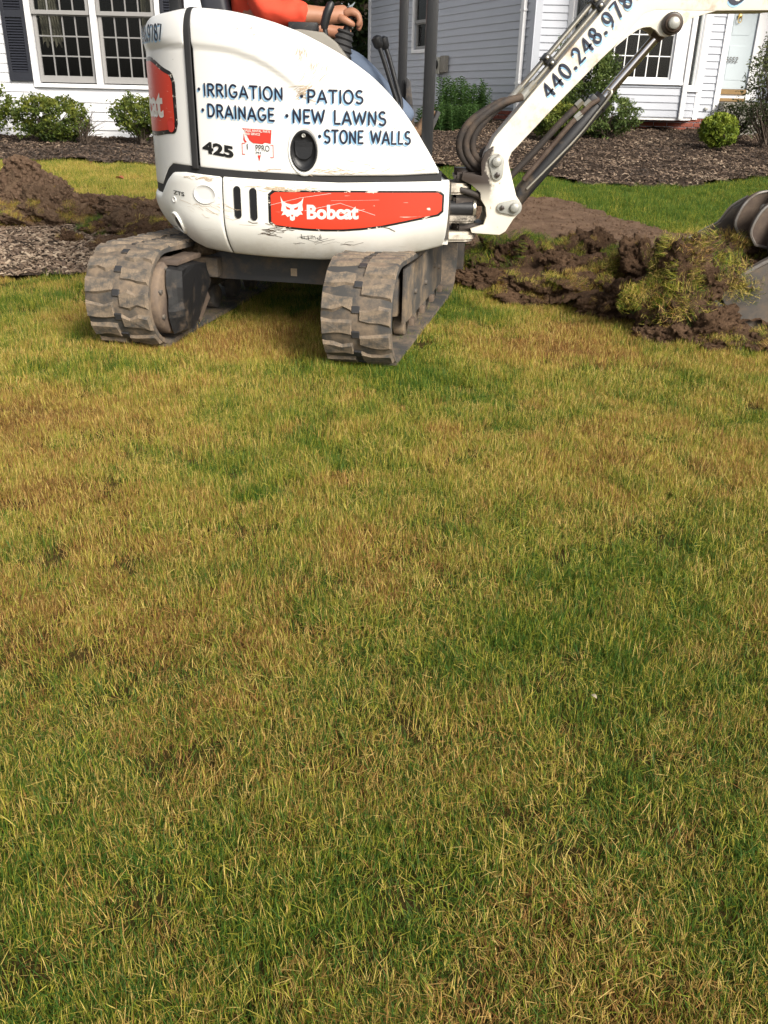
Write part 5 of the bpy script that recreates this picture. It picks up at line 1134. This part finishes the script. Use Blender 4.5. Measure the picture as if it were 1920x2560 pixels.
# ---------------------------------------------------------------- operator
OP=empty('person',(-.6,4.62,.8),'person in orange red shirt and faded jeans working the excavator joystick','person')
def skinned(name,chains,mat,parent,sub=2):
    me=bpy.data.meshes.new(name); V=[];E=[];Rr=[]; idx={}
    for ch in chains:
        prev=None
        for p,r in ch:
            k=tuple(round(c,4) for c in p)
            if k not in idx: idx[k]=len(V); V.append(p); Rr.append(r)
            if prev is not None and prev!=idx[k]: E.append((prev,idx[k]))
            prev=idx[k]
    me.from_pydata(V,E,[]); o=bpy.data.objects.new(name,me); COL.objects.link(o)
    md=o.modifiers.new('skin','SKIN'); md.use_smooth_shade=True
    for i,r in enumerate(Rr):
        rr=r if hasattr(r,'__len__') else (r,r); me.skin_vertices[0].data[i].radius=rr
    me.skin_vertices[0].data[0].use_root=True
    s=o.modifiers.new('sub','SUBSURF'); s.levels=sub; s.render_levels=sub; me.materials.append(mat)
    return attach(o,parent)
pel=((-.63,4.62,1.245),(.15,.11)); ab=((-.655,4.62,1.40),(.145,.11)); chs=((-.66,4.62,1.58),(.165,.115)); nk=((-.645,4.62,1.76),.058)
sR=((-.63,4.44,1.66),.068); eR=((-.58,4.33,1.385),.052); fR=((-.43,4.335,1.385),.046); wR=((-.300,4.345,1.383),.037)
sL=((-.63,4.80,1.66),.068); eL=((-.57,4.95,1.40),.050); wL=((-.30,4.95,1.36),.03); hL=((-.22,4.94,1.36),(.035,.02))
hpR=((-.60,4.50,1.225),.085); knR=((-.19,4.42,1.195),.066); anR=((.075,4.43,.965),.030); hpL=((-.60,4.74,1.225),.085); knL=((-.17,4.82,1.19),.064); anL=((.08,4.85,.94),.030)
palm=((-.250,4.348,1.392),(.040,.034)); kn0=((-.205,4.350,1.398),(.044,.028))
hd=[((-.635,4.62,1.83),.055),((-.615,4.62,1.90),(.075,.07)),((-.605,4.62,1.975),(.095,.082)),((-.615,4.62,2.045),(.09,.08)),((-.63,4.62,2.085),(.05,.05))]
body=skinned('body',[[pel,ab,chs,nk]+hd,[chs,sR,eR,fR,wR,palm,kn0],[chs,sL,eL,wL,hL],[pel,hpR,knR,anR],[pel,hpL,knL,anL],[hd[2],((-.515,4.62,1.955),.014)],[hd[2],((-.615,4.535,1.965),.016)],[hd[2],((-.615,4.705,1.965),.016)]],M['skin'],OP,2)
fing_=[]
for k,(yy,kz,rr,tip) in enumerate(((4.318,1.402,.0130,.000),(4.340,1.408,.0138,.004),(4.362,1.406,.0132,.002),(4.382,1.398,.0118,-.006))):
    fing_.append([((-.230,4.346+(yy-4.35)*.5,1.392),.018),((-.192,yy,kz),.0175),((-.164,yy-.004,kz-.014),rr*1.08),((-.156,yy-.006,kz-.040),rr),((-.170,yy-.006,kz-.060+tip),rr*.95)])
for k,c in enumerate(fing_): skinned('finger',[c],M['skin'],OP,2)
skinned('thumb',[[((-.255,4.335,1.382),.018),((-.226,4.312,1.370),.017),((-.198,4.312,1.357),.0140),((-.178,4.322,1.347),.0118)]],M['skin'],OP,2)
def fat(c,k): r=c[1]; return (c[0],tuple(x+k for x in r) if hasattr(r,'__len__') else r+k)
slv=((-.372,4.338,1.392),.055)
skinned('shirt',[[fat(pel,.012),fat(ab,.016),fat(chs,.014),((-.65,4.62,1.725),.075)],[fat(chs,.014),fat(sR,.018),fat(eR,.020),((-.45,4.335,1.388),.060),slv],[fat(chs,.014),fat(sL,.018),fat(eL,.018)]],M['shirt'],OP,3)
tx=bpy.data.textures.new('folds','CLOUDS'); tx.noise_scale=.055; tx.noise_depth=1
for nm,stg in (('shirt',.022),):
    ob=bpy.data.objects[nm]; md=ob.modifiers.new('folds','DISPLACE'); md.texture=tx; md.strength=stg; md.texture_coords='GLOBAL'; md.mid_level=.5
skinned('jeans',[[fat(pel,.008),fat(hpR,.012),((-.40,4.46,1.225),.086),fat(knR,.010),((-.06,4.425,1.085),.062),((.030,4.428,1.005),.060),((.082,4.43,.958),.058)],[fat(pel,.008),fat(hpL,.012),((-.38,4.78,1.21),.086),fat(knL,.010),((-.05,4.835,1.07),.062),((.06,4.85,.97),.056)]],M['denim'],OP,2)
for y,dz in ((4.43,0),(4.85,-.02)):
    skinned('boot',[[((.085,y,.945+dz),.046),((.095,y,.905+dz),(.046,.044)),((.130,y,.935+dz),(.045,.034)),((.165,y,.985+dz),(.046,.030)),((.187,y,1.025+dz),(.036,.022))]],M['boot'],OP,2)
skinned('hair',[[((-.66,4.62,1.96),(.075,.085)),((-.645,4.62,2.03),(.095,.088)),((-.63,4.62,2.085),(.075,.075))]],M['hair'],OP,2)
for y in (4.588,4.652): disc('eye',(-.520,y,1.978),.010,.006,(1,0,0),M['black'],OP,10)
tube('mouth',[(-.522,4.598,1.912),(-.515,4.62,1.909),(-.522,4.642,1.912)],.005,M['boot'],OP,6)

# ---------------------------------------------------------------- loose soil and sod
def crumb(name,seed,mat='soildry'):
    bm=bmesh.new(); bmesh.ops.create_icosphere(bm,subdivisions=2,radius=.02)
    for v in bm.verts: v.co*=1+.5*noise.noise(v.co*60+Vector((seed*5,0,0)))+.25*noise.noise(v.co*150+Vector((seed,3,0)))
    me=bpy.data.meshes.new(name); bm.to_mesh(me); bm.free(); me.materials.append(M[mat]); return bpy.data.objects.new(name,me)
KT2=gntree('dark_crumb_scatter',protoset('dark_crumb_set',[crumb('dark_crumb_%d'%k,k,'soil') for k in range(8)]))
KT=gntree('crumb_scatter',protoset('crumb_set',[crumb('crumb_%d'%k,k) for k in range(8)]))
def clump(name,label,base,r,seed,cover=.5,dry=.4,tilt=(0,0),gdir=(0,0,1),sc=1.5,ng=None,mat='soil',amp=.62,sub=5,cat='sod',zoff=.55):
    """a torn lump of turf: rough soil body with grass still growing on one side"""
    c=Vector((base[0],base[1],base[2])); e=empty(name,base,label,cat)
    bm=bmesh.new(); bmesh.ops.create_icosphere(bm,subdivisions=sub,radius=1); Rm=Matrix.Rotation(tilt[0],3,'X')@Matrix.Rotation(tilt[1],3,'Y')
    for v in bm.verts:
        d=v.co.normalized(); k=1+amp*noise.noise(d*1.6+Vector((seed*2.3,0,0)))+amp*.55*noise.noise(d*3.7+Vector((0,seed*1.3,0)))+amp*.35*noise.noise(d*9+Vector((0,seed,3)))+amp*.30*noise.noise(d*19+Vector((seed,seed,3)))+amp*.16*noise.noise(d*38+Vector((seed,seed,9)))
        q=Rm@Vector((d.x*r[0]*k,d.y*r[1]*k,d.z*r[2]*k)); v.co=c+q+Vector((0,0,r[2]*zoff))
    bm.normal_update(); pts=[(f.calc_center_median(),f.normal.copy(),f.calc_area()) for f in bm.faces]; frombm('soil',bm,M[mat],e,True)
    rc=random.Random(seed+900); fr=[q for q in pts if q[0].z>g(q[0].x,q[0].y)]; ac=[q[2] for q in fr]; nc=int(sum(ac)*1500)
    sel=rc.choices(fr,ac,k=nc); kk=[rc.choice((.12,.16,.2,.28,.4,.6))*rc.uniform(.7,1.2) for _ in sel]
    scatter('soil_crumbs',[q[0] for q in sel],[(rc.random()*6,rc.random()*6,rc.random()*6) for _ in sel],[(k,k,k) for k in kk],[rc.randrange(8) for _ in sel],[.5]*nc,KT2 if mat=='soil' else KT,e)
    rt=rc.choices(fr,ac,k=8); scatter('roots',[q[0] for q in rt],[tuple((q[1]*.7+Vector((rc.gauss(0,.5),rc.gauss(0,.5),-.3))).to_track_quat('Z','Y').to_euler()) for q in rt],[(.5*k,.5*k,k) for k in [rc.uniform(.5,1.1) for _ in rt]],[NT-1-rc.randrange(3) for _ in rt],[rc.uniform(.6,.95) for _ in rt],TT,e)
    if cover<=.12: return e
    gd=Vector(gdir).normalized(); pts=[q for q in pts if q[1].dot(gd)+.55*noise.noise(q[0]*9)>1-1.7*cover and q[0].z>g(q[0].x,q[0].y)-.01]
    if not pts: return e
    rg=random.Random(seed); ar=[q[2] for q in pts]; n=ng or int(sum(ar)*210)
    P=[];Ro=[];Sc=[];Ix=[];Dr=[]
    for q in rg.choices(pts,ar,k=n):
        nn=(q[1]*.8+Vector((rg.gauss(0,.28),rg.gauss(0,.28),.25+rg.gauss(0,.2)))).normalized(); rot=nn.to_track_quat('Z','Y')@Matrix.Rotation(rg.random()*6.28,3,'Z').to_quaternion()
        P.append(q[0]); Ro.append(tuple(rot.to_euler())); k=sc*.60*rg.uniform(.6,1.25); Sc.append((k*.85,k*.85,k)); Ix.append(rg.randrange(NT)); Dr.append(min(1,max(0,dry+.3*noise.noise(q[0]*6)+rg.gauss(0,.10))))
    scatter('grass',P,Ro,Sc,Ix,Dr,TT,e); return e
CL=[('dark green overturned sod clump beside the far end of the right track',(.80,5.85,.03),(.24,.20,.15),.62,.12,(0,0,1),1.9),
('torn grassy sod heap just right of the dark green clump',(1.06,5.95,.04),(.20,.16,.11),.5,.28,(0,0,1),1.8),
('bare dark soil clod standing highest in the middle of the heap',(1.36,6.05,.08),(.17,.14,.12),.10,.45,(0,-1,.3),1.3),
('broad dark soil lump in front of the tall clod',(1.14,5.50,.05),(.22,.15,.11),.10,.5,(.4,-.6,1),1.4),
('flat muddy soil slab at the left front edge of the heap',(.68,5.42,.01),(.24,.10,.06),.10,.30,(0,.3,1),1.5),
('low brown sod scrap with strawy fringe near the lawn edge',(.92,5.15,.0),(.24,.13,.08),.30,.60,(-.2,-.5,1),1.6),
('strawy sod piece in the middle front of the heap',(1.20,5.15,.0),(.24,.17,.10),.45,.58,(0,-.3,1),1.7),
('yellow green sod tuft leaning left of the large clump',(1.40,5.30,.02),(.20,.17,.13),.55,.42,(-.3,-.4,1),1.9),
('dark soil lump left of the large clump near the lawn edge',(1.28,4.76,.02),(.20,.14,.10),.10,.55,(-.3,.2,1),1.5),
('large shaggy grass clump rolled up in front of the bucket',(1.50,4.37,.12),(.20,.12,.19),.85,.32,(-.35,-.55,.6),2.1),
('soil underside of the large clump, dark and crumbling',(1.53,4.22,.0),(.15,.11,.11),.12,.6,(1,0,.4),1.3),
('small soil crumb pile at the foot of the large clump',(1.33,4.22,.0),(.10,.08,.05),.10,.5,(0,0,1),1.3),
('green grass tuft between the soil patch and the bucket tip',(1.52,5.75,.03),(.17,.14,.10),.6,.14,(0,0,1),1.8),
('dark soil clod resting beside the bucket tip',(1.46,5.10,.14),(.13,.10,.13),.10,.4,(-1,0,.3),1.3),
('smooth soil slab lying across the bucket mouth',(1.65,4.52,.30),(.20,.13,.055),.10,.6,(0,-1,-.2),1.2),
('yellow straw sod lying on the bucket behind the soil slab',(1.74,4.60,.345),(.15,.09,.060),.62,.66,(0,-.1,1),1.9),
('bright green tuft at the right end of the soil slab',(1.88,4.62,.33),(.07,.07,.05),.6,.25,(.3,-.2,1),1.8),
('dark loose soil heaped under the bucket at the right edge',(1.93,4.30,.0),(.30,.12,.05),.08,.5,(0,0,1),1.3),
('strawy turf scrap on the lawn right of the large clump',(1.72,4.13,.0),(.17,.09,.05),.5,.45,(0,-.2,1),1.6)]
for k,(lb,b,r,cv,dr_,gd,sc) in enumerate(CL): clump('sod_clump',lb,b,tuple(q*1.05 for q in r),k+1,cv*.74,dr_,(random.uniform(-.25,.25),random.uniform(-.25,.25)),gd,sc,cat='soil clod' if cv<.2 else 'sod')
# soil pile at the left
def pile(base,r,h,seed):
    e=empty('soil_pile',base,'tall pile of brown soil at the left edge of the lawn','soil pile'); V=[];F=[];n=130;m=56
    for i in range(m+1):
        t=i/m
        for k in range(n):
            a=2*PI*k/n; rr=1+.22*noise.noise(Vector((math.cos(a)*1.3,math.sin(a)*1.3,seed))); x=base[0]+math.cos(a)*r[0]*t*rr; y=base[1]+math.sin(a)*r[1]*t*rr
            z=h*(1-t)**.9*(1+.25*math.cos(a+.4)*t)+.10*min(1,t*4)*noise.noise(Vector((x*3.5,y*3.5,seed)))+.06*noise.noise(Vector((x*9,y*9,seed)))+.035*noise.noise(Vector((x*21,y*21,seed)))+.018*noise.noise(Vector((x*45,y*45,seed)))
            V.append((x,y,base[2]+z-.03*t))
    for i in range(m):
        for k in range(n): F.append((i*n+k,(i+1)*n+k,(i+1)*n+(k+1)%n,i*n+(k+1)%n))
    mk('soil',V,F,M['soilpile'],e,True); rc=random.Random(77); sel=[rc.choice(V[n*6:]) for _ in range(2600)]; kk=[rc.choice((.2,.3,.4,.6,1.0))*rc.uniform(.7,1.3) for _ in sel]
    scatter('soil_crumbs',[(q[0]+rc.gauss(0,.01),q[1]+rc.gauss(0,.01),q[2]) for q in sel],[(rc.random()*6,rc.random()*6,rc.random()*6) for _ in sel],[(k,k,k) for k in kk],[rc.randrange(8) for _ in sel],[.5]*len(sel),KT,e); return e
M['soilpile']=soilmat('dried_pile_soil',(.112,.071,.045),(.205,.137,.088),6,.9)
pile((-3.06,7.55,.10),(.60,.50),.50,3)
for k,(lb,b,r,cv,dr_,gd,sc,mt) in enumerate([('straw coloured sod at the left foot of the soil pile',(-2.98,6.98,.10),(.22,.13,.09),.45,.62,(0,-.5,1),1.8,'soilpile'),
('brown sod block with grass fringe at the right foot of the soil pile',(-2.62,7.08,.10),(.22,.15,.13),.26,.62,(.3,-.7,.4),1.6,'soilpile'),
('smooth pale soil slab lying against the soil pile',(-2.72,7.22,.16),(.20,.14,.14),0,.5,(0,0,1),1.2,'soilpile'),
('fresh green grass tuft standing on the bark chips',(-2.20,6.75,.09),(.12,.10,.06),.75,.05,(0,0,1),2.0,'soil'),
('tan turf piece just above the left track',(-1.72,6.48,.07),(.26,.16,.09),.6,.66,(0,-.2,1),1.6,'soil'),
('rough soil lump between the green tuft and the tan turf',(-1.98,6.75,.09),(.22,.17,.11),.06,.5,(0,0,1),1.2,'soilpile'),
('reddish soil clod on the bark chips near the left track',(-1.86,6.22,.06),(.20,.13,.07),0,.5,(0,0,1),1.2,'soilpile'),
('small soil crumb left of the green tuft',(-2.30,6.42,.07),(.09,.07,.05),0,.5,(0,0,1),1.2,'soil'),
('long low ridge of dug soil behind the green tuft',(-1.95,7.35,.11),(.42,.22,.10),.05,.5,(0,0,1),1.2,'soilpile'),
('dark soil spread between the pile and the excavator tail',(-2.35,7.75,.13),(.40,.28,.07),0,.5,(0,0,1),1.2,'soil')]):
    clump('sod_clump',lb,b,r,k+40,cv*.7,dr_,(random.uniform(-.2,.2),random.uniform(-.2,.2)),gd,sc,mat=mt,cat='soil clod' if cv<.2 else 'sod')
# crumbs of soil and pulled straw over the bare ground
def crumbs(label,x0,x1,y0,y1,poly,n,hf,big):
    p=[];r=[];s=[];ix=[];d=[]
    for _ in range(n):
        x=random.uniform(x0,x1); y=random.uniform(y0,y1); q=wob(x,y)
        if not inpoly(q[0],q[1],poly): continue
        w_=big(x,y)
        if random.random()>w_: continue
        k=random.choice((.25,.3,.4,.5,.7))*random.uniform(.6,1.2)*(.55+.6*w_)*(1+1.6*w_*(random.random()<.10)); p.append((x,y,hf(x,y)+.003)); r.append((random.random()*6,random.random()*6,random.random()*6)); s.append((k,k,k*.75)); ix.append(random.randrange(8)); d.append(.5)
    tag(scatter('soil_crumbs',p,r,s,ix,d,KT),label,'soil')
crumbs('crumbled soil over the bare patch behind the sod heap',.3,3.2,4.3,9.0,SOIL_R,16000,soilh(.022,.03),lambda x,y:.25+.75*(1-sm(5.6,7.0,y))+.2*nz(x,y,2,5))
crumbs('crumbled soil around the pile at the left',-4.2,-.7,5.9,8.6,SOIL_L,14000,soilh(.035,.035),lambda x,y:.8)
p=[];r=[];s_=[];ix=[];d=[]
for _ in range(700):
    x=random.uniform(.4,2.6); y=random.uniform(4.3,6.6); q=wob(x,y)
    if not inpoly(q[0],q[1],SOIL_R) or random.random()>(1-sm(5.4,6.6,y)): continue
    p.append((x,y,soilh(.022,.03)(x,y))); r.append((random.gauss(0,.7),random.gauss(0,.7),random.random()*6)); k=random.uniform(.6,1.2); s_.append((k,k,k)); ix.append(random.randrange(NT)); d.append(min(1,max(0,random.gauss(.5,.2))))
tag(scatter('pulled_grass',p,r,s_,ix,d,TT),'loose pulled grass scattered among the sod clumps','grass')
# fallen leaves
def leaf(label,x,y,sz,ang,mat,dz=.03):
    z=g(x,y)+dz; P=[(0,-.5),(.22,-.25),(.30,.05),(.18,.32),(0,.5),(-.2,.3),(-.28,.02),(-.2,-.28)]; ca,sa=math.cos(ang),math.sin(ang)
    V=[((a*ca-b*sa)*sz,(a*sa+b*ca)*sz,.012*abs(a)*4*sz/.05+(.006 if t else 0)) for t in (0,) for a,b in P]+[(0,0,.002)]
    o=mk('fallen_leaf',[(v[0]+x,v[1]+y,v[2]+z) for v in V],[(i,(i+1)%8,8) for i in range(8)],mat,None,origin=(x,y,z)); tag(o,label,'leaf')
    md=o.modifiers.new('t','SOLIDIFY'); md.thickness=.0008
M['redleaf']=plain('dry_red_leaf',(.30,.085,.045),.8,var=.3); M['paleleaf']=plain('bleached_leaf',(.34,.29,.2),.8,var=.2)
leaf('small red leaf on the far yellow lawn near the mulch bed',-3.55,10.84,.09,.4,M['redleaf']); leaf('orange red leaf on the yellow lawn behind the excavator tail',-2.85,9.6,.11,1.2,M['redleaf'])
leaf('bleached pale leaf on the green patch at lower right',.405,1.32,.014,.7,M['paleleaf'],.045)
